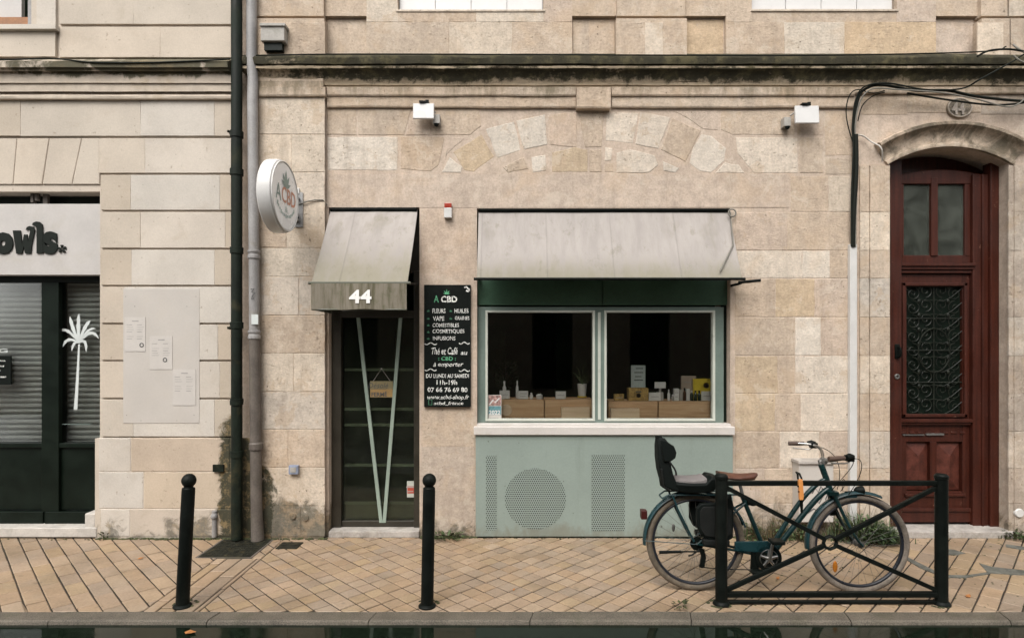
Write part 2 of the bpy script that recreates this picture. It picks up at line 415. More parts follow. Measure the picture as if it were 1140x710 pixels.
M['leaf'] = pmat('leaf green', (.055, .085, .028), .6, var=.35, sc=20)
M['leaf_dark'] = pmat('dark leaf green', (.026, .045, .018), .6, var=.4, sc=20)
M['leaf_dry'] = pmat('dry grass', (.105, .082, .04), .8, var=.35, sc=20)
M['moss'] = pmat('moss', (.045, .05, .018), .95, var=.5, sc=30, bump=.8, bsc=150)
M['leaf_fallen'] = pmat('fallen brown leaf', (.33, .13, .035), .7, var=.3, sc=40)
M['iron'] = pmat('cast iron cover', (.016, .016, .011), .7, var=.5, sc=20, bump=.6, bsc=70, grime=(.06, .05, .026), gamt=.7, spec=.2)
M['bronze'] = pmat('weathered plaque', (.24, .20, .15), .5, metal=.25, var=.35, sc=30, bump=.3, grime=(.08, .07, .05), gamt=.6)
M['plaque_num'] = pmat('pale raised numerals', (.47, .41, .35), .5, metal=.2, var=.25, sc=40)
M['cable_black'] = pmat('black cable', (.009, .011, .008), .7, spec=.15)
M['cable_grey'] = pmat('grey cable', (.17, .16, .135), .6)
M['teal'] = pmat('dark teal paint', (.005, .024, .0245), .32, var=.15, sc=12, bump=.03, spec=.4)
M['teal_light'] = pmat('teal fender paint', (.0085, .034, .039), .3, var=.15, sc=12, bump=.03, spec=.45)
M['tyre'] = pmat('tan grey tyre', (.165, .138, .112), .8, var=.25, sc=25, bump=.3, bsc=160, grime=(.12, .095, .07), gamt=.5)
M['tyre_dark'] = pmat('brown grey tyre', (.105, .084, .06), .8, var=.25, sc=25, bump=.3, bsc=160)
M['rim'] = pmat('black rim', (.014, .016, .022), .35, var=.1)
M['steel'] = pmat('bright steel', (.40, .39, .37), .3, metal=1.0, var=.1, bump=.03)
M['steel_dull'] = pmat('dull steel', (.16, .155, .145), .45, metal=.6, var=.2)
M['spoke'] = pmat('spoke wire', (.10, .095, .085), .5)
M['saddle'] = pmat('brown leather', (.085, .032, .018), .45, var=.2, sc=18, bump=.15)
M['grip'] = pmat('brown grip', (.065, .038, .026), .6, var=.2)
M['seat_black'] = pmat('black moulded plastic', (.004, .006, .0052), .6, var=.15, bump=.06, spec=.15)
M['cushion'] = pmat('grey cushion', (.16, .145, .14), .85, var=.1, sc=15)
M['orange'] = pmat('orange plastic', (.62, .25, .07), .4, var=.06)
M['amber'] = pmat('amber reflector', (.50, .17, .02), .25, var=.1)
M['red_plastic'] = pmat('dark red reflector', (.045, .008, .007), .3)

def glass_mat(name, tint=(.92, .95, .92), rough=.02, ior=1.5, refl=1.0, haze=0.0, hcol=(.3, .33, .3)):
    t = NT(name); n = t.n
    tr = n.new('ShaderNodeBsdfTransparent'); tr.inputs[0].default_value = (*tint, 1)
    gl = n.new('ShaderNodeBsdfGlossy'); gl.inputs['Roughness'].default_value = rough
    fr = n.new('ShaderNodeFresnel'); fr.inputs[0].default_value = ior
    mx = n.new('ShaderNodeMixShader'); t.t.links.new(t.math('MULTIPLY', fr.outputs[0], refl), mx.inputs[0])
    t.t.links.new(tr.outputs[0], mx.inputs[1]); t.t.links.new(gl.outputs[0], mx.inputs[2])
    last = mx.outputs[0]
    if haze:
        df = n.new('ShaderNodeBsdfDiffuse'); df.inputs[0].default_value = (*hcol, 1)
        m2 = n.new('ShaderNodeMixShader')
        t.t.links.new(t.math('MULTIPLY', t.ramp(t.noise(5, 7, .65, dist=.5), .3, .75, .35, 1.0), haze), m2.inputs[0])
        t.t.links.new(last, m2.inputs[1]); t.t.links.new(df.outputs[0], m2.inputs[2]); last = m2.outputs[0]
    t.t.links.new(last, t.out.inputs['Surface']); n.remove(t.b)
    return t.m
M['glass'] = glass_mat('shop glass', tint=(.97, .98, .965), refl=.85)
M['glass_shutter'] = glass_mat('shop front glass', tint=(.85, .86, .845), refl=.7)
M['glass_dusty'] = glass_mat('dusty door glass', tint=(.5, .52, .47), rough=.12, refl=.8, haze=.32, hcol=(.20, .22, .19))
M['glass_door'] = glass_mat('shop door glass', tint=(.8, .84, .78), refl=.6, haze=.04, hcol=(.25, .27, .2))

# ------------------------------------------------------------------ stone blocks
def inset(poly, d):
    n = len(poly); a = sum(poly[i][0]*poly[(i+1)%n][1] - poly[(i+1)%n][0]*poly[i][1] for i in range(n))
    if a < 0: poly = poly[::-1]
    out = []
    for i in range(n):
        p0, p1, p2 = Vector(poly[i-1]), Vector(poly[i]), Vector(poly[(i+1)%n])
        e1 = (p1-p0); e2 = (p2-p1)
        if e1.length < 1e-6 or e2.length < 1e-6: out.append(tuple(p1)); continue
        e1.normalize(); e2.normalize()
        n1 = Vector((-e1.y, e1.x)); n2 = Vector((-e2.y, e2.x)); b = n1+n2
        if b.length < 1e-3: b = n1
        b.normalize(); k = max(.35, b.dot(n1))
        out.append(tuple(p1 + b*(d/k)))
    return out
def block(mb, poly, y, col, gap=.003, ch=.004, depth=.004, jit=.0028, step=.055):
    poly = inset(poly, gap); n = len(poly); pts = []
    for i in range(n):
        a, b = Vector(poly[i]), Vector(poly[(i+1)%n]); L = (b-a).length; k = max(1, int(L/step)); nn = Vector((-(b-a).y, (b-a).x)).normalized() if L > 1e-6 else Vector((0,0))
        for j in range(k):
            p = a.lerp(b, j/k)
            q = noise.noise(Vector((p.x*11+y*7, p.y*11, 3.3)))*1.4 + noise.noise(Vector((p.x*37, p.y*37, 1.7)))*.7
            pts.append(p + nn*q*jit)
    inn = inset([tuple(p) for p in pts], ch); m = len(pts); jd = random.uniform(-.0012, .0012)
    if len(inn) != m: return
    vs = [(p[0], y+.012, p[1]) for p in pts] + [(p[0], y-depth+ch*.7, p[1]) for p in pts] + [(p[0], y-depth+jd, p[1]) for p in inn]
    fs = [(i, (i+1)%m, m+(i+1)%m, m+i) for i in range(m)] + [(m+i, m+(i+1)%m, 2*m+(i+1)%m, 2*m+i) for i in range(m)] + [tuple(range(2*m, 3*m))]
    mb.add(vs, fs, col)
def shade(c, v=.06, w=.02):
    f = 1 + random.uniform(-v, v); k = random.uniform(-w, w)
    return (c[0]*f*(1+k), c[1]*f, c[2]*f*(1-k))
TAN = (.475, .382, .295); PINK = (.495, .400, .322); PALE = (.555, .475, .385); WARM = (.485, .375, .258); GREYW = (.510, .445, .375); GREYB = (.445, .372, .305); LIME = (.585, .515, .435)
def P(pts, Y=0.0): return [(X(a, Y), Z(b, Y)) for a, b in pts]
def rect(x0, y0, x1, y1): return [(x0,y0),(x1,y0),(x1,y1),(x0,y1)]
def courses(mb, ys, rows, y, cols, **kw):
    for i, xs in enumerate(rows):
        for j in range(len(xs)-1):
            c = cols[(i*3+j*5) % len(cols)] if isinstance(cols, list) else cols
            block(mb, P(rect(xs[j], ys[i], xs[j+1], ys[i+1]), y), y, shade(c), **kw)

# ------------------------------------------------------------------ ground: pavement, kerb, road, gutter
YK0, YK1, ROADZ = -1.556, -1.690, -0.026
def clip(poly, axis, val, keep_less):
    out = []
    for i in range(len(poly)):
        a, b = poly[i], poly[(i+1)%len(poly)]
        ina = (a[axis] <= val) == keep_less; inb = (b[axis] <= val) == keep_less
        if ina: out.append(a)
        if ina != inb:
            t = (val-a[axis])/(b[axis]-a[axis]); out.append((a[0]+t*(b[0]-a[0]), a[1]+t*(b[1]-a[1])))
    return out
def area(p): return .5*sum(p[i][0]*p[(i+1)%len(p)][1]-p[(i+1)%len(p)][0]*p[i][1] for i in range(len(p)))
pv = MB()
SAND = [(.318,.226,.146), (.305,.222,.153), (.325,.238,.162), (.298,.212,.138), (.312,.224,.138), (.28,.21,.150)]
def paver(poly, x0, x1, y0, y1, ch=.005):
    for ax, v, l in ((0,x0,False),(0,x1,True),(1,y0,False),(1,y1,True)):
        poly = clip(poly, ax, v, l)
        if len(poly) < 3: return
    # drop doubles
    q = []
    for p in poly:
        if not q or (Vector(p)-Vector(q[-1])).length > .004: q.append(p)
    if len(q) > 2 and (Vector(q[0])-Vector(q[-1])).length < .004: q.pop()
    if len(q) < 3 or abs(area(q)) < 4e-4: return
    q = inset(q, .0050); i2 = inset(q, ch); n = len(q)
    if abs(area(i2)) < 1e-4: return
    h = random.uniform(-.0025, .0015); tx, ty = random.uniform(-.012, .012), random.uniform(-.012, .012)
    cx = sum(p[0] for p in q)/n; cy = sum(p[1] for p in q)/n
    def zz(p): return h + (p[0]-cx)*tx + (p[1]-cy)*ty
    c = shade(random.choice(SAND), .085, .02)
    if noise.noise(Vector((cx*.8, cy*.8, 0))) > .25: c = tuple(v*.88 for v in c)
    vs = [(p[0], p[1], -.012) for p in q] + [(p[0], p[1], zz(p)-.004) for p in q] + [(p[0], p[1], zz(p)) for p in i2]
    fs = [(i, (i+1)%n, n+(i+1)%n, n+i) for i in range(n)] + [(n+i, n+(i+1)%n, 2*n+(i+1)%n, 2*n+i) for i in range(n)] + [tuple(range(2*n, 3*n))]
    pv.add(vs, fs, c)
def zone(x0, x1, y0, y1, ang, w, L, stag, jl=.0):
    ca, sa = math.cos(ang), math.sin(ang)
    cs = [(x, y) for x in (x0, x1) for y in (y0, y1)]
    us = [x*ca+y*sa for x, y in cs]; vs = [-x*sa+y*ca for x, y in cs]
    v = math.floor(min(vs)/w)*w; r = 0
    while v < max(vs):
        u = math.floor(min(us)/L)*L - L + (stag*L if r % 2 else 0) + random.uniform(-jl, jl)*L
        while u < max(us):
            l = L*(1+random.uniform(-jl, jl)*.5); dv = random.uniform(-.0015, .0015)
            q = [(u, v+dv), (u+l, v+dv), (u+l, v+w+dv), (u, v+w+dv)]
            paver([(a*ca-b*sa, a*sa+b*ca) for a, b in q], x0, x1, y0, y1)
            u += l
        v += w; r += 1
YW = -.005
zone(-7.5, -2.50, YK0, YW, R(-45), .122, .27, .5, .25)
zone(-2.50, -2.12, YK0, -.56, R(-90), .127, .34, .5, .25)
zone(-2.50, -2.12, -.56, YW, R(-45), .122, .20, .5, .2)
zone(-2.12, 1.9, YK0, YW, R(45), .122, .127, .0, .0)
zone(1.9, 7.5, YK0, YW, R(45), .122, .235, .5, .25)
pave = structure(pv.build('pavement', M['paver'], local=True))
b = MB(); b.box(-7.5, 7.5, YK0, .0, -.16, -.0075); structure(b.build('ground', M['joint'], local=True))
kb = MB(); x = -7.6
kxs = [-7.6, -6.2, -5.05]
for px in (-110, 75, 246, 420, 594, 768, 940, 1112, 1290): kxs.append(X(px, YK0))
kxs = sorted(kxs) + [6.2, 7.5]
for a, c in zip(kxs[:-1], kxs[1:]):
    sk = .03; dz = random.uniform(-.002, .002); k = .003
    pts = []
    for (yy, zz) in ((YK0, -.20), (YK0, .0+dz), (YK1+.022, .0+dz), (YK1+.006, -.008+dz), (YK1, -.024+dz), (YK1, -.20)):
        f = (yy-YK0)/(YK1-YK0)*sk
        pts.append((yy, zz, f))
    kb.sweep([[(a+k-f, y_, z_) for y_, z_, f in pts], [(c-k-f, y_, z_) for y_, z_, f in pts]], None, shade((1,1,1)))
structure(kb.build('kerb', M['kerb'], local=True))
b = MB(); b.box(-7.5, 7.5, YK1+.05, YK0-.0, -.2, -.012); structure(b.build('ground', M['joint'], local=True))
b = MB(); b.box(-30, 30, -11.0, YK1+.03, -.25, ROADZ-.004); structure(b.build('road', M['road'], local=True))
b = MB(); b.box(-30, 30, -2.55, YK1+.002, ROADZ-.02, ROADZ); structure(b.build('gutter_water', M['water'], local=True))
b = MB(); b.box(-60, 60, -60, 60, -.6, -.27); structure(b.build('ground', M['joint'], local=True))

# ------------------------------------------------------------------ the stone building with the shop
sb = thing('stone_building', (1.0, 0.2, 0), 'tan limestone building with mossy cornice, two grey awnings and an arched red door', 'building')
XL, XR, TOP = X(262), 7.4, 8.2
def PX0(px): return X(px)
DP = .42
w = MB(); w.cur = PINK
def slab(px0, px1, py0, py1, y0=0.0, y1=DP, col=None, x1abs=None, ztop=None):
    w.box(X(px0), X(px1) if x1abs is None else x1abs, y0, y1, Z(py1), Z(py0) if ztop is None else ztop, col)
ZC = 70        # slab split row, behind the cornice
slab(262, 366, ZC, 597); slab(366, 467, ZC, 230); slab(467, 531, ZC, 597); slab(531, 813, ZC, 232); slab(531, 813, 476, 597)
slab(813, 955, ZC, 597)
# piece over and beside the arched doorway
def arc(px0, py0, pxc, pyc, px1, py1, n=24, off=0.0):
    x0, z0, xc, zc, x1, z1 = X(px0), Z(py0), X(pxc), Z(pyc), X(px1), Z(py1)
    c = (x1-x0)/2; s = zc-(z0+z1)/2; rr = (c*c+s*s)/(2*s); cz = zc-rr; cx = (x0+x1)/2
    a0 = math.atan2((z0+z1)/2-cz, x0-cx); a1 = math.atan2((z0+z1)/2-cz, x1-cx)
    return [(cx+(rr+off)*math.cos(a0+(a1-a0)*i/n), cz+(rr+off)*math.sin(a0+(a1-a0)*i/n)) for i in range(n+1)]
DL, DR = 990, 1123
inner = arc(DL, 182, 1056.5, 164, DR, 182)
w.prism([(X(955), Z(597)), (X(955), Z(ZC)), (X(1160), Z(ZC)), (X(1160), Z(597)), (X(DR), Z(597))] + inner[::-1] + [(X(DL), Z(597))], 0.0, DP)
w.box(X(1160), XR, 0, DP, 0, Z(ZC))
# upper storey, set back panels
ZT = TOP
w.box(XL, X(443), .04, DP, Z(ZC), ZT); w.box(X(443), X(605), .04, DP, Z(ZC), Z(11)); w.box(X(605), X(837), .04, DP, Z(ZC), ZT)
w.box(X(837), X(998), .04, DP, Z(ZC), Z(10.5)); w.box(X(998), XR, .04, DP, Z(ZC), ZT)
wall = w.build('wall', M['plaster'], sb)

# dressed stones of the wall
k = MB()
T, K_, L_ = TAN, PINK, PALE
# courses right of the shop window
ys = [236, 279, 310, 353, 396, 438, 480, 521, 560, 597]
rows = [[818, 876, 955], [818, 893, 924, 955], [818, 863, 907, 955], [818, 885, 914, 955], [818, 866, 885, 944, 955], [818, 863, 891, 955], [818, 868, 912, 955], [818, 851, 902, 955], [818, 880, 930, 955]]
rows[4] = [818, 866, 885, 955]
cmap = [[K_, T], [L_, L_, T], [T, WARM, K_], [T, L_, K_], [WARM, T, L_], [WARM, T, L_], [T, L_, K_], [K_, T, T], [GREYB, T, K_]]
for i, xs in enumerate(rows):
    for j in range(len(xs)-1):
        cj = cmap[i][j % len(cmap[i])]; block(k, P(rect(xs[j], ys[i], xs[j+1], ys[i+1])), 0, shade(LIME if cj is L_ else cj), jit=.005, depth=.003)
block(k, P(rect(922, 196, 955, 236)), 0, shade(L_)); block(k, P(rect(880, 196, 922, 236)), 0, shade(T))
# relieving arch of old voussoirs and rubble over the window
def A1(*p): return [(360+x/3.353, 90+y/3.353) for x, y in p]
def A2(*p): return [(660+x/3.353, 90+y/3.353) for x, y in p]
old = [(A1((12,104),(125,104),(125,205),(12,205)), T), (A1((128,104),(332,104),(302,205),(128,205)), T), (A1((336,104),(405,104),(402,205),(306,205)), K_),
 (A1((408,104),(580,104),(592,170),(550,205),(406,205)), T), (A1((12,208),(280,208),(278,336),(14,336)), L_), (A1((288,208),(455,208),(432,318),(400,340),(286,330)), T),
 (A1((470,282),(520,322),(515,345),(438,345)), L_), (A1((482,266),(592,198),(640,284),(562,342),(526,336)), WARM), (A1((470,212),(534,210),(462,276),(446,318)), K_),
 (A1((603,180),(712,150),(738,260),(650,291)), L_), (A1((717,148),(828,124),(838,240),(748,258)), L_), (A1((838,122),(948,118),(948,252),(842,240)), K_),
 (A1((952,118),(1050,118),(1040,250),(976,252)), T), (A1((668,322),(750,282),(768,330),(688,345)), T), (A1((774,284),(830,274),(836,336),(780,345)), L_),
 (A1((852,266),(940,246),(988,256),(988,342),(852,342)), WARM), (A1((991,256),(1040,254),(1040,342),(991,342)), T),
 (A2((50,118),(172,118),(152,236),(46,226)), L_), (A2((176,116),(292,136),(246,256),(156,240)), L_), (A2((296,136),(406,186),(346,306),(250,258)), T),
 (A2((44,246),(76,250),(70,300),(42,302)), L_), (A2((42,306),(78,306),(78,342),(42,342)), T), (A2((86,268),(140,254),(232,278),(246,315),(212,345),(85,345)), PALE),
 (A2((258,298),(325,326),(310,346),(262,338)), L_), (A2((404,198),(442,204),(500,250),(492,300),(442,345),(400,340),(358,308),(372,250)), PALE),
 (A2((492,302),(545,312),(570,346),(452,346)), L_), (A2((296,112),(470,112),(470,186),(410,182),(356,144)), K_), (A2((475,112),(755,112),(755,204),(520,204),(476,186)), T),
 (A2((530,210),(765,210),(765,346),(598,346),(540,272)), L_), (A2((770,210),(860,210),(860,346),(770,346)), T), (A2((760,112),(860,112),(860,206),(760,206)), K_), (A2((866,112),(972,112),(972,282),(866,282)), T), (A2((866,286),(972,286),(972,352),(866,352)), T)]
for poly, c in old: block(k, P(poly), 0, shade(LIME if c in (L_, PALE) else c, .04), jit=.005, gap=.0035, ch=.006, depth=.003)
pl = MB()
# faint ashlar between door and window, and door to pilaster
for (a, b_, c, d, col) in ((469, 233, 529, 300, K_), (469, 300, 529, 455, K_), (469, 455, 529, 497, T), (469, 497, 529, 545, GREYB), (469, 545, 529, 597, GREYB)):
    block(pl if b_ < 450 else k, P(rect(a, b_, c, d)), 0, shade(col, .03), gap=.001, ch=.002, depth=.003)
# smooth lintel band
for a, b_ in ((364, 470), (470, 640), (640, 742), (742, 878)):
    block(pl, P(rect(a, 194, b_, 231)), 0, shade(K_, .015), gap=.0002, ch=.0006, depth=.003, jit=.0005)
pl.build('wall_render', M['plaster'], sb)
# stones right of and above the doorway, clear of the arch
hood = arc(DL, 182, 1056.5, 164, DR, 182, 24, .235)
for (a, b_, c, d, col) in ((958, 104, 1010, 128, T), (1010, 104, 1092, 126, T), (1092, 104, 1165, 128, GREYB)): block(k, P(rect(a, b_, c, d)), 0, shade(col), gap=.002)
xx = 1146
for a, b_ in zip([160, 206, 250, 300, 352, 404, 456, 508, 556], [206, 250, 300, 352, 404, 456, 508, 556, 597]):
    block(k, P(rect(1146, a, 1182, b_)), 0, shade(GREYB)); block(k, P(rect(1182, a, 1260, b_)), 0, shade(T)); block(k, P(rect(1260, a, 1400, b_)), 0, shade(T))
# upper storey: raised fields between the pilasters
def field(px0, px1, py0, py1, y, col, proud=.04, **kw):
    k.box(X(px0), X(px1), y, .045, Z(py1), Z(py0) if py0 > -900 else ZT, col); 
    return y
for a, b_ in ((408, 443), (605, 637), (808, 837), (998, 1042)): field(a, b_, -999, 66, 0.0, TAN)
field(443, 605, 11, 66, 0.0, TAN); field(837, 998, 10.5, 66, 0.0, TAN)
for a, b_ in ((362, 408), (637, 686), (761, 808), (1042, 1088)): field(a, b_, -999, 18, 0.0, TAN)
for a, b_ in ((287, 362), (686, 761), (1088, 1117), (1119, 1190)):
    k.box(X(a), X(b_), -.045, .045, Z(21), ZT, PALE if a > 1110 else TAN)
    k.box(X(a)-.012, X(b_)+.012, -.065, .045, Z(66), Z(25), TAN)
k.box(X(1190), XR, 0, .045, Z(66), ZT, TAN)
for (x0, x1, y0, y1, c) in ((408, 500, 25, 66, T), (500, 570, 25, 66, L_), (570, 637, 25, 66, T), (408, 443, -30, 25, L_), (443, 530, 12, 25, T), (530, 605, 12, 25, L_), (605, 637, -30, 25, K_), (808, 873, 25, 66, T), (873, 940, 25, 66, L_), (940, 1042, 25, 66, WARM), (808, 837, -30, 25, T), (998, 1042, -30, 25, K_)):
    block(k, P(rect(x0, y0, x1, y1)), 0, shade(c), gap=.001, ch=.002, depth=.004, jit=.003)
for (x0, x1, y0, y1, c) in ((363, 407, 20, 66, T), (638, 656, 20, 66, T), (656, 685, 20, 66, T), (762, 807, 20, 66, WARM), (1043, 1087, 20, 66, K_)):
    block(k, P(rect(x0, y0, x1, y1)), .04, shade(c), gap=.001, ch=.002, depth=.004)
for (x0, x1) in ((287, 325), (325, 362), (686, 718), (718, 738), (738, 761), (1088, 1117)):
    block(k, P(rect(x0, 25.5, x1, 66), -.065), -.065, shade(L_ if x0 in (718, 1088) else T), gap=.001, ch=.002, depth=.003)
k.build('wall_stone', M['stone'], sb)

# pilaster beside the pipes
p = MB()
p.box(X(288), X(362), -.055, .02, 0, Z(ZC), TAN)
pys = [97, 150, 192, 225, 276, 308, 351, 393, 436, 478, 520, 563, 597]
for i in range(len(pys)-1):
    xs = [288, 362] if i % 2 == 0 else [288, 318 + (i*7) % 20, 362]
    for a, b_ in zip(xs[:-1], xs[1:]):
        block(p, P(rect(a, pys[i], b_, pys[i+1]), -.055), -.055, shade([TAN, PALE, GREYW][(i+int(a)) % 3] if i > 1 else PALE), gap=.0022, jit=.004)
for px, py in ((326, 574), (340, 576)):
    p.lathe([(.0, -.010), (.028, -.010), (.032, -.004), (.032, .02)], (X(px, -.06), -.062, Z(py, -.06)), 'y', 16, GREYB)
p.build('pilaster', M['stone'], sb)

# cornice: moulded profile swept along the front with a mitred return, then two fasciae under it
prof = [(0, 98), (.02, 98), (.024, 95.5), (.034, 95), (.038, 92), (.046, 90.5), (.052, 88), (.066, 84), (.086, 80), (.104, 77.5), (.112, 76.5), (.116, 73.8), (.108, 72.9), (.108, 72.0), (.126, 71.2), (.132, 64.5), (.122, 62.6), (.05, 60.5), (.0, 60)]
path = []
c = MB()
n_seg = 260
xs_ = [X(290) + (XR - X(290))*i/n_seg for i in range(n_seg+1)]
def cz(py, o): return Z(py, -o)
st = [[(X(290)-o*1.35, .10, cz(py, o)) for o, py in prof], [(X(290)-o*1.35, -o, cz(py, o)) for o, py in prof]]
for i, x_ in enumerate(xs_[1:]):
    st.append([(x_, -o + (noise.noise(Vector((x_*4, py*.3, 0)))*.007 + noise.noise(Vector((x_*17, py*.5, 2)))*.004 if o > .05 else 0), cz(py, o) + noise.noise(Vector((x_*2.5, py*.2, 4)))*.006 + noise.noise(Vector((x_*15, py, 5)))*.003) for o, py in prof])
c.sweep(st, None)
c.build('cornice', M['cornice'], sb, smooth=35)
f = MB()
def wavy(px0, px1, py0, py1, y):
    n = max(2, int((px1-px0)/20)); st = []
    for i in range(n+1):
        x_ = X(px0 + (px1-px0)*i/n, y); d = noise.noise(Vector((x_*2.2, py0, 1)))*.006; e = noise.noise(Vector((x_*9, py0, 2)))*.003
        st.append([(x_, .02, Z(py1, y)+d), (x_, y+e+.006, Z(py1, y)+d), (x_, y+e, Z(py1, y)+d+.012), (x_, y+e, Z(py0, y)), (x_, .02, Z(py0, y))])
    f.sweep(st, None, shade(TAN, .04))
for a, b_ in ((364, 452), (452, 560), (560, 641), (681, 790), (790, 868), (868, 952)): wavy(a, b_, 97, 106.5, -.05)
for a, b_ in ((364, 540), (540, 641), (681, 840), (840, 952)): wavy(a, b_, 106.5, 119.5, -.03)
wavy(642, 680, 97, 120.5, -.075)
wavy(288, 362, 97, 107, -.085)
wavy(952, 1140, 97, 104, -.03); wavy(1140, 1400, 97, 104, -.03)
f.build('fascia_moulding', M['stone'], sb)

# arched stone surround of the red door
s_ = MB(); s_.cur = TAN
st = []
hp = [(-.002, .0), (.0, -.026), (.026, -.030), (.034, -.026), (.038, -.012), (.065, -.008), (.10, -.012), (.135, -.024), (.160, -.046), (.178, -.074), (.188, -.086), (.214, -.090), (.222, -.078), (.224, .0)]
ni = 28
x0, z0, x1 = X(DL), Z(182), X(DR)
cc = (x1-x0)/2; ss = Z(164)-z0; rr = (cc*cc+ss*ss)/(2*ss); ccz = Z(164)-rr; ccx = (x0+x1)/2
half = math.asin(cc/rr) + .03
for i in range(ni+1):
    a = PI/2 + half - 2*half*i/ni
    st.append([(ccx+(rr+o)*math.cos(a), y, ccz+(rr+o)*math.sin(a)) for o, y in hp])
s_.sweep(st, None)
s_.build('door_hood', M['soot_stone'], sb, smooth=40)
sL, sR = MB(), MB()
jys = [184, 236, 279, 310, 353, 396, 438, 480, 521, 560, 597]
for i in range(len(jys)-1):
    a, b_ = jys[i], jys[i+1]
    cl = shade([TAN, PALE, TAN, GREYW][i % 4]); cr = shade([GREYB, GREYW, GREYB][i % 3])
    for (q0, q1, y, cc_) in ((957, 967.5, -.012, cl), (968.5, 984, -.022, cl), (984, DL+.5, -.010, cl), (DR-.5, 1129, -.010, cr), (1129, 1137, -.022, cr), (1138, 1145.5, -.012, cr)):
        s_ = sL if q0 < 1000 else sR
        block(s_, P(rect(q0, a, q1, b_), y), y, cc_, gap=.0012, ch=.003, depth=.005, jit=.002)
        s_.box(X(q0)+.002, X(q1)-.002, y+.004, .003, Z(b_), Z(a), cc_)
sL.build('door_jamb', M['stone'], sb); sR.build('door_jamb', M['stone'], sb)
b = MB(); b.pbox(986, 1126, 590, 597.5, -.045, .5, Y=0); b.build('threshold', M['stoop'], sb, bevel=.006)
b = MB(); b.lathe([(.0, -.03), (.036, -.03), (.042, -.024), (.042, .02)], (X(1135.5, -.04), -.012, Z(571, -.04)), 'y', 20); b.build('vent_cap', M['white_plastic'], sb, smooth=30)

# shutters of the upper windows
for (a, b_, zb) in ((443, 605, 11), (837, 998, 10.5)):
    m = MB(); n = 4
    for i in range(n):
        xa = X(a)+.004 + (X(b_)-X(a)-.008)*i/n; xb = X(a)+.004 + (X(b_)-X(a)-.008)*(i+1)/n
        m.box(xa+.003, xb-.003, .055, .085, Z(zb)+.004, Z(zb)+2.2)
    m.box(X(a), X(b_), .085, .10, Z(zb), Z(zb)+2.2)
    m.build('window_shutter', M['white_clean'], sb)
m = MB(); m.pbox(441, 607, 11.5, 14, -.012, .05, col=PALE, Y=0); m.pbox(835, 1000, 11, 13.5, -.012, .05, col=PALE, Y=0); m.build('window_ledge', M['stone'], sb, bevel=.004)

# red door: frame at the back of the reveal
YD = .11
d = MB()
def dx(px): return X(px, YD)
def dz(py): return Z(py, YD)
door_in = arc(DL, 182, 1056.5, 164, DR, 182, 24, .02)
fr = MB()
outer = [(X(DL)-.05, dz(597)), (X(DL)-.05, Z(182)-.01)] + [(x_, z_) for x_, z_ in door_in] + [(X(DR)+.05, Z(182)-.01), (X(DR)+.05, dz(597))]
# frame is a U of stiles with an arched head
fr.box(X(DL)-.06, dx(1004), YD, YD+.10, 0.05, dz(178)); fr.box(dx(1103), X(DR)+.06, YD, YD+.10, 0.05, dz(178))
head = arc(DL, 200, 1052, 190, DR, 200, 20, 0)
hd0 = arc(996, 196, 1052, 187, 1108, 196, 20, 0)
fr.prism([(X(DL)-.06, dz(150)), (X(DR)+.06, dz(150)), (X(DR)+.06, dz(205)), (X(DL)-.06, dz(205))], YD+.17, YD+.2)
fr.prism([(dx(1004), dz(203)), (dx(1103), dz(203))] + [(dx(1103)+(dx(1004)-dx(1103))*i/16, dz(193-6*math.sin(PI*i/16))) for i in range(17)], YD+.055, YD+.15)
fr.box(dx(1086), dx(1103), YD+.03, YD+.13, 0.05, dz(193)); fr.box(dx(1095), dx(1097), YD+.012, YD+.04, 0.05, dz(193))
frame = fr.build('front_door', M['red'], sb, bevel=.006)
lf = MB(); y0 = YD+.06
# transom light
lf.pbox(1004, 1011, 200, 285, y0, y0+.05, Y=YD); lf.pbox(1079.5, 1086, 200, 285, y0, y0+.05, Y=YD); lf.pbox(1041, 1048.5, 196, 284, y0-.012, y0+.05, Y=YD)
lf.pbox(1004, 1086, 283, 292, y0, y0+.05, Y=YD)
lf.pbox(1001, 1088, 292.5, 296, y0-.05, y0+.05, Y=YD); lf.pbox(1003, 1087, 296, 299.5, y0-.035, y0+.05, Y=YD); lf.pbox(1004, 1086, 299.5, 303.5, y0-.018, y0+.05, Y=YD)
lf.build('transom', M['red'], frame, bevel=.005)
for a, b_ in ((1010, 1042), (1047.5, 1080.5)):
    # panes with softly arched tops
    n = 8; ax, bx_ = dx(a), dx(b_); top = [(bx_ + (ax-bx_)*i/n, dz(202) + .028*math.sin(PI*(.15+.7*i/n))) for i in range(n+1)]
    m = MB(); m.prism([(ax, dz(284)), (bx_, dz(284))] + top, y0+.020, y0+.026); m.build('pane', M['glass_dusty'], frame)
    m = MB(); m.prism([(ax, dz(203.5)), (ax, dz(200))] + [(bx_, dz(200)), (bx_, dz(203.5))] + [(x_, z_-.008) for x_, z_ in top], y0+.002, y0+.05)
    m.build('transom_head', M['red'], frame)
lf = MB()
lx0, lx1 = 1004, 1086
lf.pbox(lx0, 1015, 304, 583, y0+.012, y0+.06, Y=YD); lf.pbox(1078, lx1, 304, 583, y0+.012, y0+.06, Y=YD)
lf.pbox(1015, 1078, 304, 318, y0+.012, y0+.06, Y=YD); lf.pbox(1015, 1078, 463, 493, y0+.012, y0+.06, Y=YD); lf.pbox(1015, 1078, 549, 583, y0+.012, y0+.06, Y=YD)
lf.pbox(1041.5, 1049, 493, 549, y0+.012, y0+.06, Y=YD)
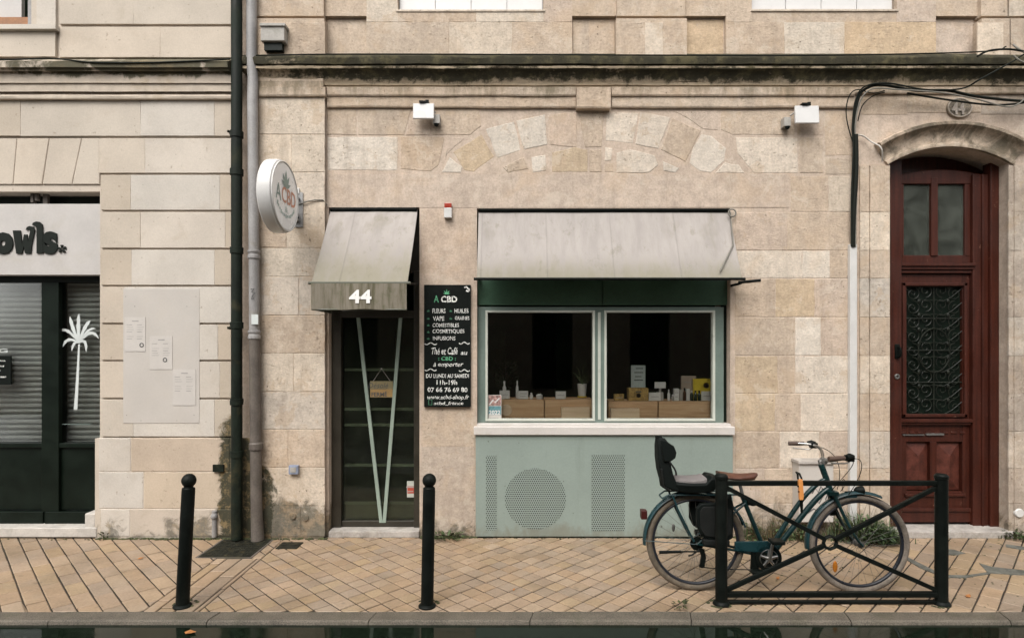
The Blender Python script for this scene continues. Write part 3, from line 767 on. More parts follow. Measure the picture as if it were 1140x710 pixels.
# mouldings round the grille and rails
for (a, b_, c_, d_) in ((1009, 1082, 314, 317.5), (1009, 1082, 461.5, 465), (1009, 1012.5, 314, 465), (1078.5, 1082, 314, 465)): lf.pbox(a, b_, c_, d_, y0-.008, y0+.04, Y=YD)
lf.pbox(1002, 1086, 467, 470.5, y0-.035, y0+.04, Y=YD); lf.pbox(1004, 1085, 470.5, 473.5, y0-.018, y0+.04, Y=YD)
for a in range(8): lf.pbox(1008+a*9.5, 1014+a*9.5, 481.5, 484, y0+.004, y0+.04, Y=YD)
lf.pbox(1005, 1085, 567, 570.5, y0-.02, y0+.04, Y=YD); lf.pbox(1004, 1086, 570.5, 583, y0-.004, y0+.04, Y=YD)
lf.pbox(1012, 1080, 551, 554, y0-.01, y0+.04, Y=YD)
leafd = lf.build('door_leaf', M['red'], frame, bevel=.004)
# raised and fielded lower panels, pyramidal
m = MB()
for a, b_ in ((1015, 1041), (1049.5, 1077)):
    q = [(dx(a), dz(548)), (dx(b_), dz(548)), (dx(b_), dz(494)), (dx(a), dz(494))]
    mid = [(dx((a+b_)/2), dz(535)), (dx((a+b_)/2), dz(509))]
    vs = [(x_, y0+.045, z_) for x_, z_ in q] + [(x_, y0+.008, z_) for x_, z_ in mid]
    m.add(vs, [(0,1,4), (1,2,5,4), (2,3,5), (3,0,4,5)])
m.build('door_panel', M['red_light'], frame)
m = MB(); m.pbox(1012, 1081, 317, 463, y0+.045, y0+.05, Y=YD); m.build('grille_backing', M['blackgreen'], frame)
# wrought scrolls
g = MB(); gx0, gx1, gz0, gz1 = dx(1013.5), dx(1079.5), dz(462), dz(318); gy = y0+.024
def scroll(cx, cz_, r, a0, turns, sgn, rad=.0042):
    pts = []
    for i in range(22):
        t_ = i/21; a = a0 + sgn*turns*2*PI*t_; rr_ = r*(1-.8*t_)
        pts.append((cx+rr_*math.cos(a), gy, cz_+rr_*math.sin(a)))
    g.tube(pts, rad, 5)
mx_ = (gx0+gx1)/2; W_ = (gx1-gx0)/2
for i in range(9):
    zc_ = gz0 + (gz1-gz0)*(i+.5)/9
    for s__ in (-1, 1):
        scroll(mx_+s__*W_*.72, zc_, W_*.25, PI/2 if s__ > 0 else PI/2, 1.4, s__)
        scroll(mx_+s__*W_*.28, zc_+.03, W_*.24, -PI/2, 1.3, -s__)
        g.tube([(mx_+s__*W_*.02, gy, zc_-.06), (mx_+s__*W_*.3, gy-.004, zc_-.075), (mx_+s__*W_*.62, gy, zc_-.03), (mx_+s__*W_*.98, gy, zc_+.055)], .004, 5)
        g.ell((mx_+s__*W_*.5, gy, zc_+.065), .016, .008, .022, 8, 6)
for x_ in (gx0, mx_, gx1): g.tube([(x_, gy, gz0), (x_, gy, gz1)], .006, 6)
for i in range(5): g.tube([(gx0, gy, gz0+(gz1-gz0)*i/4), (gx1, gy, gz0+(gz1-gz0)*i/4)], .0055, 6)
ring = [(mx_+W_*.55*math.cos(2*PI*i/24), gy-.008, (gz0+gz1)/2+W_*.75*math.sin(2*PI*i/24)) for i in range(24)]
g.tube(ring, .006, 6, closed=True)
g.build('door_grille', pmat('wrought iron', (.011, .013, .009), .5, var=.4, sc=30, bump=.3, spec=.25), frame, smooth=50)
m = MB(); hx = dx(998.5)
m.box(hx-.022, hx+.022, YD-.012, YD+.01, dz(399), dz(383)); m.tube([(hx, YD-.01, dz(386)), (hx, YD-.05, dz(387)), (hx+.004, YD-.055, dz(392)), (hx, YD-.05, dz(397)), (hx, YD-.01, dz(397.5))], .008, 8)
m.build('door_knocker', M['black'], frame, smooth=40, bevel=.003)
m = MB(); m.lathe([(.026, .0), (.026, -.008), (.018, -.012), (.010, -.010), (.008, .0)], (dx(998.5), YD+.001, dz(419)), 'y', 20); m.build('lock_escutcheon', M['steel_dull'], frame, smooth=35)
m = MB(); m.pbox(1036, 1056, 483.2, 485.4, y0-.004, y0+.02, Y=YD); m.pbox(1010, 1034, 484.4, 485.6, y0-.002, y0+.02, Y=YD); m.build('letter_slot', M['steel_dull'], frame)
# dark hall behind the door panes
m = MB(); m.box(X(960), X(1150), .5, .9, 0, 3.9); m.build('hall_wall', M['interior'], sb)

# shop door
sd = MB(); ys0 = .10
sd.pbox(366, 377, 300, 590, ys0-.02, ys0+.08, Y=0); sd.pbox(459, 467, 300, 590, ys0-.02, ys0+.08, Y=0); sd.pbox(366, 467, 230, 302, ys0+.02, ys0+.08, Y=0); sd.pbox(366, 467, 345, 353, ys0-.01, ys0+.08, Y=0); sd.pbox(377, 459, 583, 590, ys0, ys0+.08, Y=0)
sdoor = sd.build('shop_door', pmat('dark brown door paint', (.026, .022, .015), .4, var=.25), sb, bevel=.005)
m = MB()
for py in (412, 457, 475, 521, 564): m.pbox(379, 458, py-1.5, py+1.5, ys0+.035, ys0+.06, Y=0)
m.build('glazing_bar', pmat('dull green bar', (.13, .14, .105), .5, var=.2), sdoor)
m = MB(); m.box(X(378), X(458.5), ys0+.028, ys0+.033, Z(583), Z(353)); m.build('pane', M['glass_door'], sdoor)
m = MB()
for (a, b_) in (((395.5, 353), (421.5, 585)), ((443.5, 353), (425, 585))):
    yv = ys0+.010
    m.sweep([[(X(a[0])-.016, yv-.012, Z(a[1])), (X(a[0])+.016, yv-.012, Z(a[1])), (X(a[0])+.016, yv+.012, Z(a[1])), (X(a[0])-.016, yv+.012, Z(a[1]))],
             [(X(b_[0])-.016, yv-.012, Z(b_[1])), (X(b_[0])+.016, yv-.012, Z(b_[1])), (X(b_[0])+.016, yv+.012, Z(b_[1])), (X(b_[0])-.016, yv+.012, Z(b_[1]))]], None)
m.build('security_bar', pmat('pale green bar', (.25, .305, .255), .4, var=.08), sdoor)
m = MB(); m.pbox(380, 458, 566, 582, ys0+.05, ys0+.07, Y=0); m.build('kick_panel', pmat('olive door panel', (.09, .085, .06), .5, var=.2, grime=(.05,.05,.03)), sdoor)
b = MB(); b.pbox(367, 467, 590, 597, -.035, .30, Y=0); b.build('doorstep', M['stoop'], sb, bevel=.006)

# shop window: dark green head panel, sage frame, two panes
YF = .075
hd = MB(); hd.pbox(531, 671, 311, 339, YF, YF+.05, Y=0); hd.pbox(673, 813, 311, 339, YF, YF+.05, Y=0); hd.pbox(531, 813, 232, 311, YF+.01, YF+.05, Y=0); hd.pbox(671, 673, 311, 339, YF+.012, YF+.05, Y=0)
hd.build('head_panel', M['green_box'], sb, bevel=.003)
sw = MB()
sw.pbox(531, 540, 341, 474, YF, YF+.08, Y=0); sw.pbox(799, 809, 341, 474, YF, YF+.08, Y=0); sw.pbox(540, 799, 341, 346, YF+.002, YF+.08, Y=0); sw.pbox(540, 799, 469, 474, YF, YF+.08, Y=0); sw.pbox(663, 674.5, 346, 469, YF+.004, YF+.08, Y=0)
swin = sw.build('shop_window', M['sage_frame'], sb, bevel=.003)
m = MB()
for (a, b_) in ((540, 663.5), (674, 799)):
    m.pbox(a, a+2.6, 345, 469.5, YF-.012, YF+.06, Y=0); m.pbox(b_-2.6, b_, 345, 469.5, YF-.012, YF+.06, Y=0); m.pbox(a+2.6, b_-2.6, 345, 347.3, YF-.010, YF+.06, Y=0); m.pbox(a+2.6, b_-2.6, 467, 469.6, YF-.010, YF+.06, Y=0)
m.pbox(667, 670, 347, 468, YF-.006, YF+.02, Y=0)
m.build('window_bead', M['alu'], swin, bevel=.002)
for (a, b_) in ((541, 662.5), (675, 798)):
    m = MB(); m.pbox(a, b_, 346, 469, YF+.030, YF+.036, Y=0); m.build('pane', M['glass'], swin)
b = MB(); b.pbox(809, 813, 232, 474, YF+.02, YF+.08, Y=0); b.build('side_reveal', M['blackgreen'], sb)
b = MB(); b.box(X(527.5, -.06), X(818, -.06), -.065, YF+.02, Z(484, -.06), Z(475, -.06)); b.box(X(531), X(813), -.02, YF+.03, Z(475.5, 0), Z(471.5, 0)); b.build('window_sill', M['sill'], sb, bevel=.005)
b = MB(); b.pbox(529.5, 816, 484.5, 597, -.038, .003, Y=-.038); b.build('front_panel', M['sage'], sb, bevel=.003)
b = MB(); b.pbox(530.5, 815, 595.8, 598, -.036, .0, Y=-.036); b.build('panel_foot', M['blackgreen'], sb)
yg = -.0405
for kind, g_ in (('r', (541, 507, 553, 590)), ('c', (596, 555, 34)), ('r', (658.5, 506.5, 695.5, 590.5))):
    m = MB()
    if kind == 'r': m.box(X(g_[0], yg), X(g_[2], yg), yg, -.0365, Z(g_[3], yg), Z(g_[1], yg))
    else: m.prism([(X(g_[0], yg)+g_[2]*(D0+yg)/F*math.cos(2*PI*i/48), Z(g_[1], yg)+g_[2]*(D0+yg)/F*math.sin(2*PI*i/48)) for i in range(48)], yg, -.0365)
    o = m.build('vent_grille', M['grille'], sb)
    if kind == 'c': o['label'] = 'round perforated vent grille'
# shop interior
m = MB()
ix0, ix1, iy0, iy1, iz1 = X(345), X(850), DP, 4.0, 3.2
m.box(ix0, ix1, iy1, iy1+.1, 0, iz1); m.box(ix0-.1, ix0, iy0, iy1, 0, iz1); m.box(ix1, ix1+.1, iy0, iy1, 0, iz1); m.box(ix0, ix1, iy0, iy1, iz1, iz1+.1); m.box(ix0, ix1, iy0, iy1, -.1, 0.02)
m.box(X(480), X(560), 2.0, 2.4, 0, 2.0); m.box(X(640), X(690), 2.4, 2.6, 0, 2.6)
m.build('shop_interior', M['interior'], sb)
m = MB(); m.box(X(531), X(813), YF+.085, .85, Z(480, .1)-.02, Z(469.5, .12)); m.build('display_shelf', M['interior_brown'], sb)
m = MB(); m.box(X(531), X(813), .85, .87, 0.6, Z(469, .12)); m.build('shelf_front', M['interior'], sb)

# ------------------------------------------------------------------ neighbouring building on the left
lb = thing('corner_building', (-4.5, .2, 0), 'pale smooth limestone building with grooved courses and a black fronted shop on the left', 'building')
w = MB(); w.cur = GREYW
YL = -.02
LW = -8.0
w.box(X(113), X(262), YL, DP, 0, Z(90)); w.box(X(-160), X(113), YL, DP, Z(214), Z(90)); w.box(LW, X(-160), YL, DP, 0, Z(90))
w.box(X(38), X(262), YL, DP, Z(90), TOP); w.box(X(-95), X(38), YL, DP, Z(90), Z(34)); w.box(LW, X(-95), YL, DP, Z(90), TOP)
w.build('wall', M['ashlar'], lb)
k = MB()
G1, G2, G3 = (.500, .438, .366), (.530, .480, .420), (.478, .406, .326)
ash = dict(gap=.0035, ch=.007, depth=.014, jit=.0012, step=.12)
ash2 = dict(gap=.0005, ch=.003, depth=.022, jit=.0011, step=.07)
def arow(y0, y1, cuts, cols):
    # one course: a band whose stones butt with hairline joints and show a shadow groove above and below
    for i in range(len(cuts)-1):
        a, b_ = cuts[i], cuts[i+1]
        poly = P([(a, y0+1.5), (b_, y0+1.5), (b_, y1-.6), (a, y1-.6)], YL)
        block(k, poly, YL, shade(cols[i % len(cols)], .03), **ash2)
arow(112, 153, [-140, -20, 25, 158, 240, 262], [G1, G3, G1, G2, G1])
arow(153.5, 194, [112, 163, 262], [G1, G2])
for i, (a, b_) in enumerate(((194, 235), (235, 277), (277, 318), (318, 360), (360, 401), (401, 443))):
    arow(a, b_, [114, [147, 158, 148, 140, 150, 146][i], [246, 252, 240, 262, 244, 246][i], 262][:4], [G1 if i % 2 else G3, G2, G3])
arow(443, 486, [114, 150, 240, 262], [G1, G2, G3])
for (a, b_, c, d, e, f_, g, h) in ((-60, 153.5, -22, 153.5, -28, 206, -62, 206), (-22, 153.5, 20, 153.5, 15.5, 206, -28, 206), (20, 153.5, 56, 153.5, 48, 206, 15.5, 206), (56, 153.5, 92, 153.5, 81, 206, 48, 206), (92, 153.5, 112, 153.5, 112, 206, 81, 206)):
    block(k, P([(a, b_+1), (c, d+1), (e, f_), (g, h)], YL), YL, shade(G1, .04), gap=.003, ch=.005, depth=.013, jit=.001, step=.15)
for px0, px1 in ((-150, -60),): block(k, P(rect(px0, 154.5, px1, 206), YL), YL, shade(G1), **ash)
# upper storey
arow(30, 66, [68, 180, 262], [G1, G1]); arow(-60, 29, [68, 150, 262], [G1, G1])
for i in range(6): arow(-60-42*(i+1), -60-42*i, [68, 150+(i % 2)*40, 262], [G1, G2])
# plinth
k.box(X(110), X(262)+.2, -.05, .0, 0, Z(487), G1)
for (ys_, xs) in (((487, 525), (110, 146, 256, 287)), ((525, 566), (110, 160, 262, 287)), ((566, 597), (112, 145, 240, 287))):
    for j in range(len(xs)-1): block(k, P(rect(xs[j], ys_[0], xs[j+1], ys_[1]), -.05), -.05, shade([GREYW, (.50,.42,.33), TAN][(j+int(ys_[0])) % 3] if j else G2), gap=.0025, jit=.004, ch=.006)
# window surround upstairs
k.box(X(38), X(45), YL-.012, YL+.02, Z(34), TOP, G1); k.box(X(45), X(66), YL-.025, YL+.02, Z(34), TOP, G2)
k.box(X(-110), X(70), YL-.07, YL+.02, Z(38), Z(33), G2); k.box(X(-110), X(66), YL-.03, YL+.02, Z(66), Z(38), G1)
k.build('wall_stone', M['ashlar'], lb)
c = MB()
prof2 = [(0, 112.5), (.03, 112), (.055, 110), (.06, 107.5), (.05, 105.5), (.035, 104.5), (.035, 102.5), (.07, 102), (.07, 93), (.085, 92.5), (.085, 80), (.12, 79), (.13, 75.5), (.15, 75), (.155, 68.5), (.05, 66.5), (0, 66)]
st = []
for i in range(41):
    x_ = LW + (X(263)-LW)*i/40
    st.append([(x_, YL-o + noise.noise(Vector((x_*3, py*.3, 7)))*.003, Z(py, YL-o) + noise.noise(Vector((x_*2, py, 9)))*.003) for o, py in prof2])
c.sweep(st, None); c.build('cornice', M['left_cornice'], lb, smooth=35)
# upstairs window: frame, shutter slab, box
m = MB(); m.pbox(29, 38, -160, 33, .02, .12, Y=0); m.build('upper_window', M['pipe_grey'], lb)
m = MB(); m.pbox(-90, 29, 16, 33, .05, .10, Y=0); m.build('window_box', pmat('orange brown wood', (.27, .125, .055), .6, var=.2), lb)
m = MB(); m.pbox(-90, 14, -160, 16, .10, .14, Y=0); m.build('window_curtain', M['white'], lb)
m = MB(); m.box(X(-90), X(40), .2, .24, Z(33), TOP); m.build('room_back', M['interior'], lb)
for i in range(90):
    pass
# shop front: roller housing, shutter behind glass, frames
YB = .10
m = MB(); m.pbox(-160, 113, 214, 227, .16, .30, Y=0); m.build('roller_housing', M['blackgreen'], lb)
m = MB(); m.tube([(X(36), .06, Z(206)), (X(36), .06, Z(222))], .022, 10); m.pbox(30, 33, 214, 224, .04, .08, Y=0); m.pbox(42, 47, 214, 227, .06, .09, Y=0); m.build('roller_bracket', M['pipe_brown'], lb)
fr = MB()
fr.pbox(-160, 113, 306, 313, YB, YB+.1, Y=0); fr.pbox(38, 57.5, 313, 585, YB-.015, YB+.1, Y=0); fr.pbox(108, 113, 313, 585, YB+.03, YB+.1, Y=0)
fr.pbox(-160, 38, 495, 500, YB-.01, YB+.1, Y=0); fr.pbox(57.5, 113, 495, 500, YB-.01, YB+.1, Y=0)
fr.pbox(-160, 38, 500, 571, YB+.015, YB+.1, Y=0); fr.pbox(57.5, 113, 500, 571, YB+.015, YB+.1, Y=0)
fr.pbox(-160, 41, 572, 586, YB-.03, YB+.1, Y=0); fr.pbox(43, 97, 572, 586, YB-.03, YB+.1, Y=0)
shopf = fr.build('shop_front', M['blackgreen'], lb, bevel=.004)
for a, b_ in ((-160, 38), (57.5, 108.5)):
    m = MB(); m.pbox(a, b_, 313, 495, YB+.03, YB+.036, Y=0); m.build('pane', M['glass_shutter'], shopf)
sh = MB(); z_ = Z(500); zt = Z(308); pitch = .052
sts = []
while z_ < zt:
    for dz_, y_ in ((0, .250), (.006, .232), (.016, .222), (.030, .222), (.039, .230), (.041, .252), (.0519, .252)): sts.append((z_+dz_, y_))
    z_ += pitch
sh.sweep([[(X(-160), y_, q) for q, y_ in sts], [(X(120), y_, q) for q, y_ in sts]], None, closed_prof=False, caps=False)
sh.build('roller_shutter', M['shutter'], lb)
m = MB(); m.pbox(-160, 108, 587, 597.5, -.06, .3, Y=-.05); m.build('doorstep', M['stoop_white'], lb, bevel=.008)
m = MB(); m.pbox(97, 109, 570, 587, -.035, .12, Y=0); m.build('guard_stone', M['stoop_white'], lb, bevel=.012)

# ------------------------------------------------------------------ lettering
def glyphs(s, bold=0.0, res=3):
    cu = bpy.data.curves.new('t', 'FONT'); cu.body = s; cu.size = 1.0; cu.resolution_u = res; cu.offset = bold
    o = bpy.data.objects.new('t', cu); me = bpy.data.meshes.new_from_object(o)
    vs = [tuple(v.co) for v in me.vertices]; fs = [tuple(p.vertices) for p in me.polygons]
    bpy.data.objects.remove(o); bpy.data.curves.remove(cu); bpy.data.meshes.remove(me)
    return vs, fs
def text(mb, s, px0, px1, py0, py1, Y, bold=0.0, shear=0.0, wob=0.0, thick=.0012, fit=True):
    # fits the inked box of the string into the given rectangle of the plane at depth Y
    vs, fs = glyphs(s, bold)
    ax, bx_ = min(v[0] for v in vs), max(v[0] for v in vs); az, bz = min(v[1] for v in vs), max(v[1] for v in vs)
    x0, x1, z0, z1 = X(px0, Y), X(px1, Y), Z(py1, Y), Z(py0, Y)
    out = []
    for v in vs:
        u, t = (v[0]-ax)/(bx_-ax), (v[1]-az)/(bz-az)
        z_ = z0 + t*(z1-z0) + (wob*(z1-z0)*math.sin(u*23+len(s)) if wob else 0)
        out.append((x0 + u*(x1-x0) + shear*(t-.5)*(z1-z0), Y, z_))
    n = len(out)
    mb.add(out, fs)
    if thick:
        mb.add([(a, b+thick, c) for a, b, c in out], [f[::-1] for f in fs])
def hemp(mb, px, py, r, Y, n=5, w=.26):
    cx, cz_ = X(px, Y), Z(py, Y); rr = r*(D0+Y)/F
    for i in range(n):
        a = PI/2 + (i-(n-1)/2)*R(150/(n-1)); l = rr*(1-.13*abs(i-(n-1)/2))
        d = (math.cos(a), math.sin(a)); q = (-d[1], d[0])
        pts = [(0,0), (.35*l, w*l*.5), (.6*l, w*l*.42), (l, 0), (.6*l, -w*l*.42), (.35*l, -w*l*.5)]
        mb.add([(cx+d[0]*u+q[0]*v, Y-.0004*i, cz_+d[1]*u+q[1]*v) for u, v in pts], [(0,1,2,3,4,5)])
def stroke(mb, pts, wd, Y):
    # flat ribbon through pixel points
    ps = [Vector((X(a, Y), Z(b, Y))) for a, b in pts]; L, Rr = [], []
    for i, p in enumerate(ps):
        t = (ps[min(i+1, len(ps)-1)] - ps[max(i-1, 0)]).normalized(); n = Vector((-t.y, t.x))*wd/2
        L.append(p+n); Rr.append(p-n)
    n = len(ps)
    mb.add([(p.x, Y, p.y) for p in L] + [(p.x, Y, p.y) for p in Rr], [(i, i+1, n+i+1, n+i) for i in range(n-1)])

# ------------------------------------------------------------------ signboard of the left shop
YS = -.005
t = thing('shop_sign', (X(20), .05, Z(306)), 'wide white signboard with dark letters above the black shop front', 'sign')
m = MB(); m.pbox(-160, 113, 227, 306, YS, .10, Y=YS); m.build('board', M['white'], t, bevel=.003)
m = MB(); yl = YS-.012
def poly(mb, pts, Y, thick=.011): mb.prism([(X(a, Y), Z(b, Y)) for a, b in pts], Y, Y+thick)
def fat(s, a, b, c, d, bold): text(m, s, a, b, c, d, yl, bold=bold, thick=.011)
fat('o', -8, 14.5, 258.5, 283, .075); poly(m, [(14, 256.5), (22.5, 256.5), (24.5, 272), (26.5, 261), (30, 261), (31, 270), (32.5, 262), (37, 260), (34, 282.3), (27.8, 282.3), (26.3, 274), (24.3, 282.3), (18, 282.3)], yl); fat('s', 47, 64, 257.5, 283, .085)
poly(m, [(40.5, 282), (40.5, 254), (39, 251.5), (35.5, 250.5), (36.5, 248), (40, 246.5), (44, 247), (47, 250), (47.5, 254), (47.5, 282)], yl-.0011)
poly(m, [(31, 268), (33.5, 257), (32.5, 255), (28.5, 256), (29.5, 253), (33, 251.5), (37, 252.5), (38.5, 256), (36, 268)], yl-.0022)
for i in range(5):
    a = R(20+72*i); poly(m, [(68.5+math.cos(a-.5)*1.2, 277-math.sin(a-.5)*1.2), (68.5+math.cos(a-.3)*5, 277-math.sin(a-.3)*4.6), (68.5+math.cos(a+.3)*5, 277-math.sin(a+.3)*4.6), (68.5+math.cos(a+.5)*1.2, 277-math.sin(a+.5)*1.2)], yl-.0006*i)
m.build('lettering', M['letter_dark'], t)
m = MB(); yt = YB+.0285
trunk = [(87.2, 383), (89, 383), (87.8, 420), (86.2, 456), (82.2, 456), (84.8, 420)]
m.prism([(X(a, yt), Z(b, yt)) for a, b in trunk], yt-.001, yt)
def frond(tip, ctrl, wd):
    c0 = (88, 382); n = 8; L, Rr = [], []
    for i in range(n+1):
        u = i/n; p = Vector(((1-u)**2*c0[0]+2*u*(1-u)*ctrl[0]+u*u*tip[0], (1-u)**2*c0[1]+2*u*(1-u)*ctrl[1]+u*u*tip[1]))
        q = Vector((2*(1-u)*(ctrl[0]-c0[0])+2*u*(tip[0]-ctrl[0]), 2*(1-u)*(ctrl[1]-c0[1])+2*u*(tip[1]-ctrl[1]))).normalized(); nn = Vector((-q.y, q.x))
        ww = wd*.62*(.15+1.0*math.sin(PI*min(1, u*.80+.06)))*(1.0 if u < .97 else .15) * (1 - .25*(i % 2))
        L.append(p+nn*ww); Rr.append(p-nn*ww)
    n1 = len(L); y_ = yt-.0012-.0003*len(m.f) % .002
    m.add([(X(p.x, yt), y_, Z(p.y, yt)) for p in L+Rr], [(i, i+1, n1+i+1, n1+i) for i in range(n1-1)])
for tip, ctrl, wd in (((66, 369), (75, 362), 2.6), ((70, 386), (75, 372), 2.6), ((78, 352), (80, 364), 3.2), ((88, 349), (87, 362), 3.3), ((101, 357), (95, 360), 3.0), ((110, 377), (102, 362), 2.7), ((96, 392), (97, 374), 2.6), ((107, 366), (98, 363), 2.0), ((80, 391), (82, 378), 2.2)): frond(tip, ctrl, wd)
m.build('palm_decal', M['decal_white'], shopf)
m = MB(); stroke(m, [(68+i*.9, 472+.5*math.sin(i*1.7)) for i in range(38)], .003, yt); m.build('window_lettering', M['sign_teal'], shopf); m = MB(); text(m, 'NG', -14, 8.5, 388, 392.5, yt, bold=.02, thick=0); m.build('window_lettering', M['decal_white'], shopf)
t = thing('menu_board', (X(0), .1, Z(427)), 'small black hours board with white writing inside the far left shop pane', 'sign')
m = MB(); m.pbox(-34, 13.5, 396, 428, yt-.016, yt-.002, Y=yt); m.build('board', M['chalkboard'], t)
m = MB(); y_ = yt-.0172
for (a, b_, c) in ((-20, 7, 401.5), (-14, 5, 407.5), (-6, 1.5, 412.5), (-12, 8, 419.5)): stroke(m, [(a+i*.7, c+.8*math.sin(i*2.1)) for i in range(int((b_-a)/.7))], .007, y_)
m.build('lettering', M['chalk'], t)

# ------------------------------------------------------------------ white notice board and its three sheets
yn = -.045
t = thing('notice_board', (X(180), yn, Z(471)), 'large off white panel screwed to the grooved wall left of the pipes', 'board')
m = MB(); m.pbox(137, 222, 321, 471, yn, YL-.004, Y=yn); m.build('panel', M['board_white'], t, bevel=.003)
m = MB()
for a, b_ in ((140, 330), (218, 330), (150, 341), (208, 341), (141, 462), (216, 462), (157, 468), (197, 468)): m.lathe([(.003, -.001), (.004, .002)], (X(a, yn), yn-.001, Z(b_, yn)), 'y', 10)
m.build('screw', M['steel_dull'], t)
for i, (a, b_, c, d, lb_) in enumerate(((139, 162, 353, 391, 'topmost printed sheet on the off white notice panel'), (167, 192, 374, 411, 'middle printed sheet on the off white notice panel'), (192.5, 218, 411, 451, 'lowest printed sheet on the off white notice panel'))):
    o = thing('paper_notice', (X((a+b_)/2), yn, Z(d)), lb_, 'notice', 'paper sheets on the notice panel')
    m = MB(); m.pbox(a, b_, c, d, yn-.0035, yn-.001, Y=yn); m.build('sheet', M['paper'], o)
    m = MB(); y_ = yn-.0042; mid = (a+b_)/2
    stroke(m, [(mid-3.6, c+4.3), (mid+3.8, c+4.3)], .011, y_)
    for r_ in range(7):
        zz = c+8.5+r_*2.6
        for (u0, u1) in ((a+2, a+8+(r_ % 3)), (mid+2, mid+7.5+(r_*2 % 3))):
            if (r_*7+i) % 5 != 3: stroke(m, [(u0, zz), (u1, zz)], .0035 if r_ % 3 else .006, y_)
    m.build('print', M['ink'], o)
    if i < 2:
        m = MB(); cx, cz_ = (158, 384) if i == 0 else (184, 400.5)
        m.torus((X(cx, yn), yn-.005, Z(cz_, yn)), .017, .0045, 10, 6, sy=.2); m.build('round_stamp', M['ink_dark'], o)

# ------------------------------------------------------------------ rain pipes
t = thing('drain_pipe', (X(264, -.09), -.10, 0), 'thick dark green rain pipe with mossy foot running the whole height between the buildings', 'drain pipe', 'rain pipes between the two buildings')
yp = -.13
m = MB(); xg = X(263.5, yp); m.tube([(xg-.008, yp, TOP), (xg, yp, 4.4), (xg, yp, 2.0), (xg+.002, yp, .02)], .049, 20); m.build('pipe', M['pipe_green'], t, smooth=40)
m = MB()
for py in (150, 192, 279, 362, 447, 505): m.lathe([(.050, -.03), (.058, -.028), (.059, .028), (.050, .03)], (xg, yp, Z(py, yp)), 'z', 20)
m.build('collar', M['pipe_green'], t, smooth=40)
m = MB()
for py in (147, 365): m.box(xg-.075, xg-.045, yp+.01, .0, Z(py, yp)-.015, Z(py, yp)+.015); m.tube([(xg-.055, yp, Z(py, yp)), (xg-.075, yp-.02, Z(py, yp))], .012, 8)
m.build('bracket', M['pipe_green'], t)
t = thing('drain_pipe', (X(284, -.09), -.10, 0), 'thinner grey rain pipe beside the round sign, brownish in its lower half', 'drain pipe', 'rain pipes between the two buildings')
yp = -.125; zt = Z(372, yp)
xa, xb = X(278.5, yp), X(284, yp)
m = MB(); m.tube([(xa, yp+.03, TOP), (xa, yp+.03, Z(64, yp)), (X(280, yp), yp+.03, Z(88, yp)), (X(281, yp), yp, Z(110, yp)), (X(282.8, yp), yp, Z(283, yp)), (X(283.2, yp), yp, zt)], .046, 20); m.build('upper_pipe', M['pipe_grey'], t, smooth=50)
m = MB(); m.tube([(X(283.2, yp), yp, zt+.02), (X(285.5, yp), yp, .30), (X(287, yp), yp, .01)], [.049, .050, .058], 20); m.build('lower_pipe', M['pipe_brown'], t, smooth=50)
m = MB()
for py, q in ((283, 282.8), (372, 283.2)): m.lathe([(.047, -.045), (.056, -.04), (.056, -.015), (.050, -.008), (.050, .008), (.056, .015), (.057, .032), (.047, .036)], (X(q, yp), yp, Z(py, yp)), 'z', 20)
m.build('collar', M['pipe_grey'], t, smooth=30)
m = MB()
for py, q in ((496, 285),): m.lathe([(.051, -.035), (.062, -.03), (.062, .02), (.051, .035)], (X(q, yp), yp, Z(py, yp)), 'z', 20)
m.build('joint_ring', M['pipe_brown'], t, smooth=30)
m = MB(); m.pbox(280, 287.5, 350, 361, yp-.052, yp-.046, Y=yp-.05); m.build('sticker', M['decal_white'], t)
m = MB(); y_ = yp-.0535
stroke(m, [(279, 322), (283, 321), (280, 325), (284, 326), (281, 329), (280, 333), (283, 332)], .010, y_); m.build('scribble', M['ink_dark'], t)
t = thing('drain_stub', (X(243), -.08, 0), 'short stubby grey overflow pipe at the mossy wall foot left of the green pipe', 'pipe')
m = MB(); m.tube([(X(243), -.07, .02), (X(243), -.07, Z(566))], .022, 10); m.ell((X(243), -.075, Z(572)), .03, .03, .034); m.build('pipe', M['pipe_grey'], t, smooth=50)
m = MB(); m.pbox(237, 249, 517, 525, -.075, -.05, Y=-.07); m.build('bracket', M['pipe_green'], t)

# ------------------------------------------------------------------ round projecting sign
SX, SR, ST = X(313, -.5)+.005, .305, .125
sx0 = -1.965
t = thing('projecting_sign', (sx0, -.5, Z(262, -.5)), 'round white lightbox sign with a leaf emblem projecting from the wall above the pipes', 'sign')
cyS, czS = -.545, Z(219, -.545)+.0
m = MB(); m.lathe([(.0, -ST/2), (SR*.93, -ST/2), (SR*.985, -ST/2+.012), (SR, -ST/2+.03), (SR, ST/2-.03), (SR*.985, ST/2-.012), (SR*.93, ST/2-.002), (.0, ST/2-.002)], (sx0-.02, cyS, czS), 'x', 56); m.build('case', M['white_clean'], t, smooth=35)
m = MB(); m.lathe([(.0, 0), (SR*.9, 0), (SR*.9, .004), (0, .004)], (sx0-.02+ST/2-.001, cyS, czS), 'x', 56); m.build('face', pmat('sign face acrylic', (.86, .87, .88), .3, var=.03), t, smooth=35)
m = MB(); xf = sx0-.02+ST/2+.006
m.torus((xf-.004, cyS, czS), SR*.94, .007, 56, 8, axis='x'); m.build('rim', M['white_plastic'], t, smooth=60)
def side_text(mb, s, u0, u1, z0, z1, bold=0.0):
    vs, fs = glyphs(s, bold); ax, bx_ = min(v[0] for v in vs), max(v[0] for v in vs); az, bz = min(v[1] for v in vs), max(v[1] for v in vs)
    mb.add([(xf, cyS + u0+(v[0]-ax)/(bx_-ax)*(u1-u0), czS + z0+(v[1]-az)/(bz-az)*(z1-z0)) for v in vs], fs)
